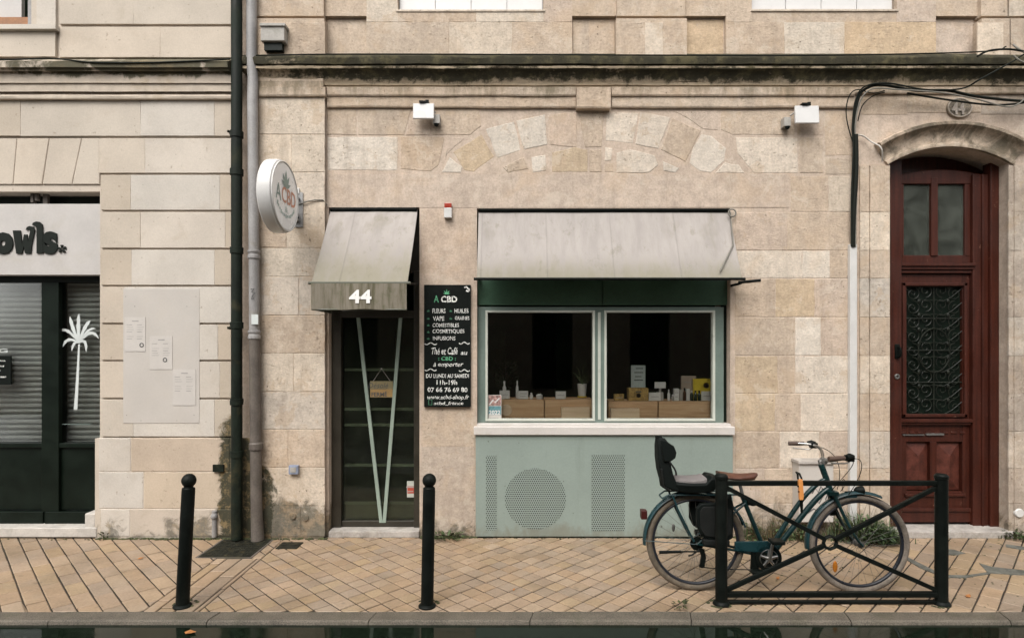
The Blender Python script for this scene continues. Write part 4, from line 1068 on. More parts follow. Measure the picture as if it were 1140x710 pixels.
m = MB(); side_text(m, 'A', -.215, -.105, -.06, .075, .0); m.build('lettering', M['sign_green'], t)
m = MB(); side_text(m, 'CBD', -.09, .215, -.06, .075, .012); m.build('lettering', M['sign_orange'], t)
m = MB(); side_text(m, '&', -.02, .03, -.135, -.085); 
for i in range(13):
    a = R(-150 + 120*i/12); rr_ = .205; h_ = .016 if i % 3 else .024
    m.add([(xf, cyS+rr_*math.cos(a)+u, czS+rr_*math.sin(a)*.78+v) for u, v in ((-.010, -h_), (.010, -h_), (.010, h_*.4), (-.010, h_*.4))], [(0,1,2,3)])
m.build('small_print', M['sign_teal'], t)
m = MB()
for i in range(5):
    a = PI/2 + (i-2)*R(33); l = .15*(1-.13*abs(i-2)); d = (math.cos(a), math.sin(a)); q = (-d[1], d[0])
    m.add([(xf+.0004*i, cyS+d[0]*u+q[0]*v, czS+.075+d[1]*u+q[1]*v) for u, v in ((0,0), (.35*l, .15*l), (.6*l, .13*l), (l, 0), (.6*l, -.13*l), (.35*l, -.15*l))], [(0,1,2,3,4,5)])
m.build('leaf_emblem', M['sign_green'], t)
m = MB(); 
m.tube([(sx0-.02, cyS+SR*.96, czS-.10), (sx0-.02, -.05, czS-.10)], .016, 10); m.tube([(sx0-.02, cyS+SR*.96, czS+.10), (sx0-.02, -.05, czS+.10)], .016, 10); m.box(sx0-.05, sx0+.02, -.075, -.055, czS-.16, czS+.16)
m.tube([(X(330), -.10, Z(236)), (X(331), -.14, Z(240)), (X(331), -.10, Z(244))], .03, 10)
m.build('bracket', M['galv'], t)
m = MB(); m.ell((X(331.5), -.10, Z(245)), .045, .05, .032); m.build('junction_cap', M['black'], t)
t = thing('sign_cable', (X(345), -.03, Z(232)), 'thin grey cable looping from the round sign to the door awning', 'cable')
m = MB(); m.tube([(X(331), -.10, Z(234)), (X(336), -.08, Z(230)), (X(345), -.075, Z(226.5)), (X(354), -.07, Z(224.5)), (X(362), -.065, Z(224.5)), (X(365), -.02, Z(229))], .006, 6); m.build('cable', M['cable_grey'], t, smooth=60)
t = thing('cable_clip_box', (X(331), -.06, Z(216)), 'tiny white plastic clip box beside the round sign', 'junction box')
m = MB(); m.pbox(328.5, 334, 210, 216.5, -.085, -.058, Y=-.06); m.build('box', M['white_plastic'], t, bevel=.004)
m = MB(); m.lathe([(0, -.003), (.008, -.003), (.008, .004)], (X(331.2), -.086, Z(213)), 'y', 10); m.build('knob', M['black'], t)

# ------------------------------------------------------------------ awnings
def awning(t, px0, px1, ztop, ybar, zbar, fabric, valance=None, sag=.02, over=(.0, .0), nx=14, ny=14):
    x0, x1 = X(px0), X(px1); m = MB(); vs = []; fs = []
    for j in range(ny+1):
        v = j/ny
        for i in range(nx+1):
            u = i/nx
            x_ = (x0+.006)*(1-u)+(x1-.006)*u
            if v > 0: x_ += (-over[0]*(1-u) + over[1]*u)*v
            y_ = .03 + (ybar-.03)*v; z_ = ztop + (zbar-ztop)*v
            s_ = sag*math.sin(PI*v)*(1-.5*math.sin(PI*u)) + (.0035*math.sin(u*19+v*3) + .004*math.sin(u*7.3-v*4) + .005*noise.noise(Vector((u*6, v*2.5, x0))))*math.sin(PI*v)**.6
            vs.append((x_, y_+s_*.8, z_-s_*.7))
    n = nx+1
    fs = [(j*n+i, j*n+i+1, (j+1)*n+i+1, (j+1)*n+i) for j in range(ny) for i in range(nx)]
    off = len(vs); vs2 = [(a, b+.002, c-.003) for a, b, c in vs]
    fs2 = [tuple(off+q for q in f[::-1]) for f in fs]
    m.add(vs+vs2, fs+fs2)
    m.build('canopy', fabric, t, smooth=60)
    m = MB(); m.tube([(x0-over[0]-.02, ybar, zbar-.008), (x1+over[1]+.02, ybar, zbar-.008)], .013, 10); m.build('front_bar', M['black'] if valance is None else M['bar_olive'], t, smooth=40)
    m = MB(); m.tube([(x0+.01, .03, ztop+.0), (x1-.01, .03, ztop+.0)], .03, 12); m.build('roller', M['black'], t, smooth=40)
    m = MB()
    for xx_ in (x0+.012, x1-.012):
        m.tube([(xx_, .06, zbar+.04), (xx_, ybar, zbar-.008)], .011, 8)
    m.build('folding_arm', M['black'], t, smooth=40)
YA, ZA = -.50, None
YA = -.5; ZA = Z(314, YA)
t = thing('awning', (X(415), -.25, ZA-.2), 'narrow grey awning with a number valance over the shop door', 'awning', 'grey canvas awnings of the shop')
awning(t, 366.5, 465, Z(232.5), YA, ZA, M['awning_a'], valance=True, over=(.0, .0), sag=.012)
m = MB(); n = 16; vs = []
xv0, xv1 = X(366)+.01, X(465)-.012
for i in range(n+1):
    u = i/n; x_ = xv0+(xv1-xv0)*u; w_ = .006*math.sin(u*9)
    vs += [(x_, YA-.014, ZA-.012), (x_, YA-.016+w_, ZA-.13), (x_, YA-.012+w_*1.6, Z(344.5, YA)+.004*math.sin(u*14))]
m.add(vs, [(i*3+k, i*3+k+1, (i+1)*3+k+1, (i+1)*3+k) for i in range(n) for k in range(2)])
m.add([(a, b+.003, c) for a, b, c in vs], [((i+1)*3+k, (i+1)*3+k+1, i*3+k+1, i*3+k) for i in range(n) for k in range(2)])
val = m.build('valance', M['valance'], t, smooth=60)
m = MB(); text(m, '44', 388.5, 413.5, 322.5, 337.5, YA-.026, bold=.035, thick=.004); m.build('number', M['paint44'], val)
m = MB(); m.box(xv0, xv0+.012, YA-.01, .02, Z(345, YA), ZA-.02); m.tube([(xv0, YA, Z(344.5, YA)), (xv1, YA, Z(344.5, YA))], .007, 8); m.build('lower_rod', M['bar_olive'], t)
YA2 = -.28; ZA2 = Z(309.5, YA2)
t = thing('awning', (X(672), -.15, ZA2), 'wide plain grey awning over the shop window', 'awning', 'grey canvas awnings of the shop')
awning(t, 532, 814, Z(233), YA2, ZA2, M['awning_b'], over=(.0, .0), nx=24, sag=.015)
m = MB(); xr = X(813.5); m.tube([(xr, .02, Z(232)), (xr-.03, YA2*.5, (Z(233)+ZA2)/2-.02), (xr-.20, YA2*.92-.02, ZA2+.06)], .007, 6); m.torus((xr+.0, -.035, Z(238)), .035, .007, 20, 8); m.build('crank_cord', M['cable_grey'], t, smooth=60)
m = MB(); m.tube([(X(822, -.1), -.10, ZA2-.02), (X(846, -.18), -.20, Z(312, -.2))], .014, 8); m.tube([(X(814), .0, Z(318)), (X(824, -.1), -.12, ZA2-.03)], .012, 8); m.build('side_arm', M['black'], t, smooth=50)

# ------------------------------------------------------------------ wall fittings
t = thing('alarm_box', (X(498.5), -.04, Z(243)), 'small white alarm sounder with red top between the two awnings', 'alarm')
m = MB(); m.pbox(494.3, 503, 231.5, 242.5, -.05, -.004, Y=-.04); m.build('case', M['white_plastic'], t, bevel=.005)
m = MB(); m.pbox(494.6, 502.7, 226, 231.3, -.047, -.004, Y=-.04); m.build('lens', M['alarm_red'], t, bevel=.006)
t = thing('siren_box', (X(303), -.1, Z(48)), 'weathered grey box mounted above the cornice near the pipes', 'wall box')
m = MB(); m.pbox(290, 316.5, 29, 45.5, -.15, -.066, Y=-.15); m.build('case', M['greybox'], t, bevel=.006)
m = MB(); m.pbox(289, 317.5, 26, 29.2, -.165, -.066, Y=-.16); m.build('lid', M['greybox'], t, bevel=.004)
m = MB(); m.pbox(294, 314, 46.5, 56, -.12, -.066, Y=-.12); m.build('bracket', M['blackgreen'], t)
t = thing('socket_box', (X(327), -.07, Z(528)), 'small blue grey socket box low on the pilaster', 'junction box')
m = MB(); m.pbox(322, 332.5, 517.5, 527.5, -.10, -.058, Y=-.08); m.build('case', M['bluegrey'], t, bevel=.006)
m = MB(); m.pbox(324, 330.5, 519.5, 525, -.105, -.095, Y=-.08); m.build('flap', M['greybox'], t, bevel=.002)
def floodlight(px0, px1, py0, py1, bx_, by_, lab, side):
    t = thing('floodlight', (X((px0+px1)/2), -.1, Z(py1)), lab, 'floodlight', 'white floodlights on the upper wall')
    y_ = -.12; m = MB()
    x0, x1, z0, z1 = X(px0, y_), X(px1, y_), Z(py1, y_), Z(py0, y_)
    m.sweep([[(x0, y_+.012, z1), (x0, y_+.04, z1), (x0, y_+.03, z0), (x0, y_, z0)], [(x1, y_+.012, z1), (x1, y_+.04, z1), (x1, y_+.03, z0), (x1, y_, z0)]], None)
    m.build('head', M['white_clean'], t, bevel=.006)
    m = MB(); xc = (x0+x1)/2 + (.012 if side < 0 else 0)
    m.box(xc-.05, xc-.012, y_-.005, -.06, z1+.004, z1+.020); m.box(xc+.005, xc+.035, y_+.01, -.05, z1+.002, z1+.032); m.box(xc-.014, xc+.008, y_, -.02, z1-.0, z1+.02); m.build('bracket', M['black'], t)
    m = MB(); m.pbox(bx_-3.8, bx_+3.8, by_-5, by_+5, -.075, -.004, Y=-.06); m.tube([(X(bx_), -.06, Z(by_-4)), (X(bx_)+side*.06, -.09, Z(by_-9)), (xc, y_+.05, z1-.07)], .008, 8); m.build('sensor_box', M['greybox'], t, bevel=.004)
    m = MB(); m.lathe([(.0, -.03), (.018, -.02), (.024, 0)], (X(bx_, -.05), -.06, Z(by_+5.5, -.05)), 'z', 14); m.build('sensor_eye', M['black'], t)
floodlight(459.5, 483, 114.5, 132, 486, 133, 'white floodlight under the cornice above the chalkboard', -1)
floodlight(886, 912.5, 117, 137, 876, 136, 'white floodlight under the cornice right of the wide awning', 1)
t = thing('house_number_plate', (X(1066.5), -.03, Z(133)), 'oval weathered house number plate above the red door', 'sign')
m = MB(); n = 40
for (rx, rz, ya, yb) in ((14, 11.2, -.022, -.004), ):
    m.prism([(X(1066.5)+rx*D0/F*math.cos(2*PI*i/n), Z(121)+rz*D0/F*math.sin(2*PI*i/n)) for i in range(n)], ya, yb)
m.build('plate', M['bronze'], t, bevel=.004)
m = MB(); m.tube([(X(1066.5)+13*D0/F*math.cos(2*PI*i/n), -.024, Z(121)+10.2*D0/F*math.sin(2*PI*i/n)) for i in range(n)], .006, 6, closed=True); m.build('rim', M['plaque_num'], t, smooth=60)
m = MB(); text(m, '44', 1059.5, 1074.5, 113.5, 127.5, -.034, bold=.03, thick=.012); m.build('number', M['plaque_num'], t)

# cables over the right hand doorway
def cable(pts, r, mat, t, name='cable'):
    ps = [Vector(p) for p in pts]; out = []
    for i in range(len(ps)-1):
        p0, p1, p2, p3 = ps[max(i-1, 0)], ps[i], ps[i+1], ps[min(i+2, len(ps)-1)]
        for k_ in range(6):
            u = k_/6; out.append(.5*((2*p1)+(-p0+p2)*u+(2*p0-5*p1+4*p2-p3)*u*u+(-p0+3*p1-3*p2+p3)*u**3))
    out.append(ps[-1]); m = MB(); m.tube(out, r, 7); return m.build(name, mat, t, smooth=60)
def cp(*pts): return [(X(a, y), y, Z(b, y)) for a, b, y in pts]
t = thing('cable_bundle', (X(950), -.05, Z(272)), 'black and grey cable bundle sagging over the red doorway into the white conduit', 'cables')
cable(cp((949.5, 274, -.03), (950, 230, -.035), (952, 170, -.035), (951, 140, -.04), (956, 108, -.06), (968, 97, -.09), (985, 95, -.10), (1020, 101, -.10), (1055, 101, -.10), (1090, 108, -.10), (1145, 113, -.10), (1200, 112, -.1)), .0125, M['cable_black'], t)
cable(cp((952.5, 274, -.05), (953, 235, -.05), (954.5, 180, -.05), (952, 142, -.05), (958, 112, -.08), (972, 99, -.11), (1000, 100, -.13), (1045, 103, -.13), (1085, 110, -.13), (1120, 119, -.12), (1135, 115, -.12), (1150, 104, -.12), (1200, 95, -.12)), .0065, M['cable_grey'], t)
cable(cp((948, 274, -.05), (948, 220, -.05), (950, 165, -.05), (949, 140, -.05), (953, 110, -.07), (964, 96, -.10), (990, 93, -.13), (1030, 100, -.13), (1070, 99, -.13), (1092, 88, -.26), (1125, 70, -.27), (1150, 57, -.27), (1200, 50, -.27)), .0075, M['cable_black'], t)
cable(cp((950, 160, -.05), (944, 140, -.05), (942, 122, -.05), (946, 106, -.07), (955, 100, -.08), (972, 104, -.08), (985, 101, -.10)), .005, M['cable_black'], t)
cable(cp((955, 135, -.05), (960, 118, -.06), (972, 107, -.07), (985, 103, -.09)), .005, M['cable_black'], t)
cable(cp((955, 150, -.05), (962, 152, -.04), (970, 158, -.05), (981, 165, -.12), (982, 180, -.05)), .007, M['stoop_white'], t)
cable(cp((1088, 63, -.25), (1100, 57, -.26), (1120, 55, -.27), (1138, 57, -.28), (1160, 62, -.28), (1200, 60, -.28)), .009, M['cable_black'], t)
cable(cp((1128, 50, -.24), (1133, 54, -.27), (1140, 58, -.28), (1160, 66, -.28), (1200, 70, -.28)), .009, M['cable_grey'], t)
cable(cp((1128, 62, -.27), (1138, 69, -.28), (1160, 74, -.28), (1200, 75, -.28)), .008, M['cable_grey'], t)
cable(cp((1010, 104, -.10), (1060, 112, -.10), (1110, 117, -.10), (1160, 112, -.10), (1200, 108, -.10)), .009, M['cable_black'], t)
cable(cp((285, 62, -.25), (400, 60.5, -.25), (700, 61.5, -.25), (900, 62, -.25), (1088, 58, -.25), (1120, 52, -.25)), .006, M['cable_black'], t)
cable(cp((949.5, 275, -.04), (950.5, 235, -.045), (953, 190, -.045), (952.5, 150, -.045)), .021, M['cable_black'], t, 'cable_sleeve')
t = thing('eaves_cable', (X(100), -.2, Z(72)), 'thin black cable lying along the pale left cornice', 'cable')
cable(cp((-60, 66.5, -.17), (0, 66.8, -.17), (60, 65.5, -.17), (100, 69.5, -.18), (160, 70, -.18), (220, 68, -.18), (256, 66, -.18)), .007, M['cable_black'], t)
t = thing('conduit', (X(949), -.03, Z(530)), 'straight white plastic conduit left of the red door jamb', 'conduit')
m = MB(); m.pbox(945.3, 953.2, 272, 590, -.045, -.004, Y=-.03); m.build('trunking', M['white_plastic'], t, bevel=.003)
t = thing('meter_cabinet', (X(908), -.1, Z(581)), 'white meter box with black scribbles on the wall behind the bicycle', 'meter box')
m = MB(); m.pbox(889.5, 928, 516, 581, -.13, -.004, Y=-.13); m.build('case', M['board_white'], t, bevel=.004)
m = MB(); m.pbox(888, 929.5, 512.5, 516, -.15, -.002, Y=-.13); m.build('lid', M['stoop'], t, bevel=.003)
m = MB(); y_ = -.1318
for pts in ([(900, 563), (903, 557), (906, 562), (908, 555), (912, 560), (916, 552), (919, 556), (922, 548)], [(904, 549), (908, 543), (911, 548), (914, 541), (917, 546)], [(899, 571), (906, 566), (911, 569), (917, 561)]): stroke(m, pts, .012, y_)
m.build('scribble', M['ink_dark'], t)

# ------------------------------------------------------------------ chalkboard
yc = -.035
t = thing('chalkboard', (X(498), yc, Z(453)), 'tall black chalkboard listing hot drinks and hours beside the shop door', 'chalkboard')
m = MB(); m.pbox(472, 524, 317, 453, yc, -.004, Y=yc); m.build('board', M['chalkboard'], t, bevel=.003)
y_ = yc-.0015; m = MB(); g = MB(); dm = MB()
def ch(s, a, b_, c, d, mb=None, bold=.012, sh=.0, wob=.04):
    q = mb if mb is not None else MB()
    text(q, s, a, b_, c, d, y_, bold=bold, shear=sh, wob=wob, thick=0)
    if mb is None: q.build('chalk_line', M['chalk'], t)
ch('CBD', 491, 509, 329.5, 336.5, bold=.03); ch('A', 483, 488.5, 329, 336.5, g)
hemp(g, 497.3, 327.5, 5.8, y_)
ch('FLEURS', 481.5, 496, 343.5, 348.5); ch('HUILES', 506, 521.5, 343.5, 348.5)
ch('VAPE', 482, 494.5, 352, 357); ch('GRAINES', 506.5, 522.5, 352, 356)
ch('COMESTIBLES', 481.5, 511, 359.8, 364); ch('COSMETIQUES', 481.5, 517, 366.5, 371.5); ch('INFUSIONS', 482, 507, 374.3, 378.6)
for a, b_ in ((476.8, 347), (501.8, 347), (476.8, 355.5), (501.8, 355.5), (476.8, 363), (476.8, 370.5), (476.8, 377.8)): hemp(dm, a, b_, 2.7, y_)
for a, b_, z_ in ((472.7, 486.5, 382.5), (511, 523, 381.8), (472.7, 486, 411.5), (511, 523, 412.3)):
    stroke(m, [(a+(b_-a)*i/10, z_+1.1*math.sin(i*.95)) for i in range(11)], .0085, y_)
ch('Thé et Café', 480, 509.5, 386.8, 394.5, sh=.12); ch('au', 513, 520, 391.5, 394.8, sh=.2)
ch(': CBD :', 488, 507.5, 396.8, 401.2, g, bold=.02)
ch('à emporter', 482.5, 515.5, 403.2, 409.2, sh=.3)
ch('DU LUNDI AU SAMEDI', 474.3, 522, 416, 420.5, bold=.02); ch('11h-19h', 486, 509, 422.8, 428.2, bold=.02)
ch('07 66 76 69 80', 476, 520.5, 431, 436.3, bold=.02); ch('www.acbd-shop.fr', 475.3, 522, 439.5, 445.5, sh=.2); ch('acbd_france', 483, 516, 446.7, 451, sh=.1)
stroke(m, [(517, 320), (519.5, 319.3), (521, 321.5), (523, 322)], .014, y_); stroke(m, [(519, 323.2), (521, 324.5), (522.5, 322.7)], .016, y_)
stroke(dm, [(477.2, 444.8), (480.8, 444.8), (480.8, 450.5), (477.2, 450.5), (477.2, 444.8)], .006, y_)
m.build('chalk_flourish', M['chalk'], t); g.build('green_writing', M['chalk_green'], t); dm.build('leaf_mark', M['chalk_dim'], t)

# ------------------------------------------------------------------ signs on the shop door and window
ys1 = .10+.020
t = thing('closed_sign', (X(421.5), ys1, Z(443)), 'small kraft closed sign hanging behind the shop door bars', 'sign')
m = MB(); m.pbox(408.5, 434.5, 425, 443.5, ys1, ys1+.005, Y=0); m.build('plaque', pmat('kraft board', (.22, .18, .09), .7, var=.12), t)
m = MB(); m.pbox(409.2, 434, 434, 442.8, ys1-.0008, ys1+.002, Y=0); m.build('lower_band', pmat('warm board', (.34, .21, .075), .7, var=.12), t)
m = MB(); text(m, 'Désolé', 410.5, 432.5, 426, 431.8, ys1-.0016, shear=.25, thick=0); stroke(m, [(413+i*.6, 432.8+.4*math.sin(i*2)) for i in range(30)], .003, ys1-.0016); text(m, 'FERMÉ', 413.5, 431, 435.3, 441.2, ys1-.0016, bold=.03, thick=0); m.build('lettering', M['ink_dark'], t)
m = MB(); m.tube([(X(412), ys1+.002, Z(425)), (X(421.5), ys1+.002, Z(411)), (X(431.5), ys1+.002, Z(425))], .002, 5); m.lathe([(0, -.006), (.008, -.004), (.008, .004)], (X(421.5), ys1, Z(411)), 'y', 10); m.build('string', M['greybox'], t)
t = thing('door_sticker', (X(456), ys1, Z(557)), 'small red and white sticker low on the shop door glass', 'sticker')
m = MB(); m.pbox(450.5, 463, 538.5, 557, ys1, ys1+.003, Y=0); m.build('backing', pmat('grey sticker', (.42, .44, .39), .6), t)
m = MB(); m.pbox(451, 462.6, 544.3, 552.6, ys1-.001, ys1, Y=0); m.build('red_band', pmat('red band', (.36, .06, .035), .5), t)
m = MB(); stroke(m, [(452, 542), (461, 542)], .01, ys1-.0015); stroke(m, [(453, 547), (460, 546.5)], .008, ys1-.0017); m.build('print', M['ink'], t)
yst = YF+.024
t = thing('window_sticker', (X(549), yst, Z(468)), 'printed 2022 poster sticker in the lower left corner of the shop window', 'sticker')
m = MB(); m.pbox(543, 558, 440.5, 467.5, yst, yst+.003, Y=0); m.build('backing', M['paper'], t)
m = MB(); m.pbox(543.4, 557.6, 441, 452.5, yst-.001, yst, Y=0); m.build('picture', pmat('russet print', (.28, .17, .15), .6, var=.5, sc=40), t)
m = MB(); m.pbox(543.4, 557.6, 453, 463, yst-.001, yst, Y=0); m.build('teal_band', pmat('teal print', (.10, .22, .24), .6, var=.2, sc=40), t)
m = MB(); text(m, '2022', 544.2, 557, 456.5, 461.5, yst-.002, bold=.03, thick=0); stroke(m, [(545, 450), (549, 445), (551, 448), (556, 443)], .012, yst-.002); m.build('lettering', M['white_clean'], t)
m = MB(); stroke(m, [(545, 465.2), (555, 465.2)], .006, yst-.002); m.build('print', M['ink'], t)

# ------------------------------------------------------------------ goods in the shop window
YG = .20; ZS = Z(469.5, .12)
def gx(px, y=YG): return X(px, y)
def gz(py, y=YG): return Z(py, y)
def crate(px0, px1, py, lab, hole=None):
    t = thing('wooden_crate', (gx((px0+px1)/2), YG+.12, ZS), lab, 'crate', 'wooden crates along the shop window')
    x0, x1, z1 = gx(px0), gx(px1), gz(py); m = MB(); n = 1
    m.box(x0, x1, YG, YG+.012, ZS, z1); m.box(x0, x1, YG+.24, YG+.252, ZS, z1); m.box(x0, x0+.012, YG+.012, YG+.24, ZS, z1); m.box(x1-.012, x1, YG+.012, YG+.24, ZS, z1)
    m.build('side', M['crate'], t, bevel=.002)
    m = MB(); m.box(x0+.012, x1-.012, YG+.012, YG+.24, z1-.03, z1-.006); m.build('lid', M['crate'], t)
    if hole:
        m = MB(); m.lathe([(0, -.003), (.055, -.003), (.058, .0)], (gx(hole), YG, (ZS+z1)/2), 'y', 20); m.build('round_label', M['ply'], t)
    return z1
zc1 = crate(558, 605.5, 444.5, 'leftmost wooden crate in the shop window, with a round mark', hole=563.5)
zc2 = crate(606.5, 660, 444.5, 'wooden crate under the white plant pot')
zc3 = crate(677.5, 732, 446.5, 'wooden crate under the gold display box')
zc4 = crate(733.5, 795, 446.5, 'rightmost wooden crate, under the yellow packet')
def smallbox(name, px0, px1, py0, py1, y, mat_, lab, cat, group=None, dep=.06, face=None, base=None, pf=None):
    zb = base if base is not None else Z(py1, y)
    t = thing(name, (X((px0+px1)/2, y), y, zb), lab, cat, group)
    m = MB(); m.box(X(px0, y), X(px1, y), y, y+dep, zb, Z(py0, y)); m.build(pf or 'carton', mat_, t, bevel=.002)
    if face:
        m = MB(); yy = y-.001
        for i in range(face): 
            zq = py0 + (py1-py0)*(i+1)/(face+1); stroke(m, [(px0+(px1-px0)*.18, zq), (px1-(px1-px0)*(.15+.12*(i % 2)), zq)], .006, yy)
        m.build('print', M['ink'], t)
    return t
smallbox('box', 625, 656.5, 453.5, 468, .135, M['ply'], 'low pale plywood box in front of the crate under the plant pot', 'box', base=ZS, dep=.055)
smallbox('box', 680, 712, 454.5, 468, .135, M['ply'], 'low pale plywood box in front of the crate under the gold display box', 'box', base=ZS, dep=.055)
yg_ = YG+.05
smallbox('price_card', 556, 567.5, 434.5, 444, yg_, M['white_plastic'], 'small white card standing in front of the leafy dark plant', 'card', 'white cards on the crates', dep=.012, face=1, base=zc1)
smallbox('price_card', 577, 588, 435, 444, yg_, M['white_plastic'], 'small white card right of the tall slim tube', 'card', 'white cards on the crates', dep=.012, face=2, base=zc1)
smallbox('price_card', 618.5, 630, 435.5, 444, yg_, M['white_plastic'], 'white card standing alone left of the white plant pot', 'card', 'white cards on the crates', dep=.012, face=1, base=zc2)
smallbox('price_card', 722.5, 735.5, 437, 446, yg_, M['white_plastic'], 'wide white card right of the gold display box', 'card', 'white cards on the crates', dep=.02, face=1, base=zc3)
smallbox('price_card', 781, 793, 435.5, 446, yg_, M['white_plastic'], 'white card standing under the yellow packet', 'card', 'white cards on the crates', dep=.012, face=1, base=zc4)
def bottle(px, py0, y, rpx, base, mat_, lab, cap=None, group=None, name='bottle'):
    z1 = Z(py0, y); h = z1-base; r = rpx*(D0+y)/F
    t = thing(name, (X(px, y), y, base), lab, 'bottle', group)
    m = MB(); m.lathe([(r*.9, 0), (r, .006), (r, h*.62), (r*.45, h*.76), (r*.42, h*.82)], (X(px, y), y, base), 'z', 16); m.build('body', mat_, t, smooth=40)
    m = MB(); m.lathe([(r*.5, h*.80), (r*.5, h*.97), (r*.4, h)], (X(px, y), y, base), 'z', 14); m.build('cap', cap or M['white_plastic'], t, smooth=40)
    return t
bottle(561.5, 424, yg_+.08, 2.2, zc1, M['white_plastic'], 'white dropper bottle behind the first white card', group='bottles in the shop window')
bottle(575.8, 423.5, yg_+.07, 1.6, zc1, M['white_plastic'], 'tall slim pale tube on the leftmost crate', group='bottles in the shop window')
bottle(591.5, 437, yg_, 2, zc1, M['white_plastic'], 'tiny white pot left of the lidded jar', group='bottles in the shop window')
bottle(600.5, 436.5, yg_, 3.6, zc1, M['white_plastic'], 'white jar with dark lid on the leftmost crate', cap=M['black'], group='bottles in the shop window', name='jar')
bottle(744.5, 433.5, yg_, 1.5, zc4, M['white_plastic'], 'slim white tube at the left end of the rightmost crate', group='bottles in the shop window')
bottle(748.8, 439, yg_, 1.8, zc4, M['greybox'], 'short grey bottle right of the slim white tube', group='bottles in the shop window')
bottle(762, 431.5, yg_, 1.8, zc4, M['brownglass'], 'brown glass bottle right of the white cartons', cap=M['black'], group='bottles in the shop window')
for i, q in enumerate((770, 774.3, 778.5)):
    bottle(q, 434.5, yg_, 1.9, zc4, M['darkglass'], 'dark green glass dropper bottle, ' + ('left', 'middle', 'right')[i] + ' one of three under the yellow packet', cap=M['black'] if i else M['white_plastic'], group='dark dropper bottles')
smallbox('carton', 750.5, 756, 432.5, 446, yg_, M['white_plastic'], 'white carton left of the brown glass bottle, taller one', 'carton', 'white cartons in the shop window', base=zc4, dep=.04, face=2)
smallbox('carton', 756.4, 760, 433.5, 446, yg_+.01, M['greybox'], 'narrow grey white carton touching the brown glass bottle', 'carton', 'white cartons in the shop window', base=zc4, dep=.04, face=1)
smallbox('carton', 764.2, 768, 432.8, 446, yg_+.01, M['white_plastic'], 'narrow white carton between the brown bottle and the dark dropper bottles', 'carton', 'white cartons in the shop window', base=zc4, dep=.04)
t = smallbox('display_box', 700, 722, 432, 446.5, yg_, M['cork'], 'gold brown display box with a dark emblem on the crate', 'box', base=zc3, dep=.10)
m = MB(); m.lathe([(0, -.002), (.022, -.002)], (X(711, yg_), yg_-.0005, Z(440, yg_)), 'y', 16); stroke(m, [(708, 436), (714, 436)], .012, yg_-.002); m.build('emblem', M['ink_dark'], t)
smallbox('carton', 684, 694.5, 438.5, 446.5, yg_, M['cork'], 'small mustard carton left of the gold display box', 'carton', base=zc3, dep=.05, face=1)
t = smallbox('price_poster', 702.5, 718.5, 406.5, 432.5, yg_+.13, pmat('pale grey card', (.36, .40, .38), .7), 'pale price poster standing behind the gold display box', 'poster', base=zc3, dep=.006, pf='card')
m = MB(); yy = yg_+.129
for (s, a, b_, c) in ((1, 708, 716, 410), (1, 706, 716, 414.5), (1, 707, 714, 419), (1, 706, 716, 423)): stroke(m, [(a, c), (b_, c)], .009, yy)
m.build('print', M['ink_dark'], t)
t = thing('sign_holder', (X(736.5, yg_), yg_, zc4), 'white card on a clear stand between the two right crates', 'card')
m = MB(); m.pbox(730.5, 743, 425.5, 432.5, yg_+.06, yg_+.066, Y=yg_); m.build('card', M['white_plastic'], t)
m = MB(); m.box(X(735.6, yg_), X(738, yg_), yg_+.066, yg_+.07, zc3, Z(431, yg_)); m.box(X(733, yg_), X(739.5, yg_), yg_+.03, yg_+.09, zc3, Z(437, yg_)); m.build('stand', M['greybox'], t)
t = smallbox('packet', 772, 792.5, 421.5, 434.5, yg_+.09, M['yellow'], 'bright yellow packet propped above the rightmost crate', 'packet', dep=.03, base=zc4)
m = MB(); m.lathe([(0, -.002), (.028, -.002)], (X(786, yg_+.09), yg_+.0895, Z(429, yg_+.09)), 'y', 16); m.build('emblem', M['cork'], t)
smallbox('packet', 758.5, 775, 418.5, 432, yg_+.15, M['taupe'], 'taupe packet standing half behind the yellow packet', 'packet', dep=.03, base=zc4, face=1)
def leafy(m, c, n, rad, hgt, ln, wd, rnd):
    for i in range(n):
        a = rnd.uniform(0, 2*PI); rr_ = rad*math.sqrt(rnd.random()); b_ = Vector(c)+Vector((rr_*math.cos(a), rr_*math.sin(a), rnd.uniform(0, hgt)))
        d = Vector((math.cos(a)*rnd.uniform(.3, 1), math.sin(a)*rnd.uniform(.3, 1), rnd.uniform(-.2, 1))).normalized(); q = d.cross(Vector((0,0,1))).normalized(); l = ln*rnd.uniform(.6, 1.2)
        m.add([b_, b_+d*l*.5+q*wd, b_+d*l+Vector((0,0,-.15*l)), b_+d*l*.5-q*wd], [(0,1,2,3)])
rnd = random.Random(3)
t = thing('pot_plant', (X(563, .62), .62, zc1), 'dark leafy plant at the left of the shop window', 'plant')
m = MB(); m.lathe([(.045, 0), (.055, .09), (.05, .09)], (X(563, .62), .62, ZS), 'z', 16); m.build('pot', M['pipe_brown'], t, smooth=40)
m = MB(); c0 = (X(563, .62), .62, zc1)
for i in range(7): m.tube([c0, (c0[0]+rnd.uniform(-.08, .08), c0[1]+rnd.uniform(-.05, .05), c0[2]+rnd.uniform(.15, .3))], .003, 5)
leafy(m, (c0[0], c0[1], c0[2]+.10), 90, .11, .26, .07, .014, rnd); m.build('foliage', M['leaf_dark'], t)
t = thing('pot_plant', (X(648, .46), .46, zc2), 'white plant pot with yellow base and thin leaves in the shop window', 'plant')
m = MB(); r = 5.2*(D0+.46)/F; m.lathe([(r*.8, .012), (r*1.05, Z(427, .46)-zc2), (r*.95, Z(427, .46)-zc2)], (X(648, .46), .46, zc2), 'z', 20); m.build('pot', M['white_plastic'], t, smooth=40)
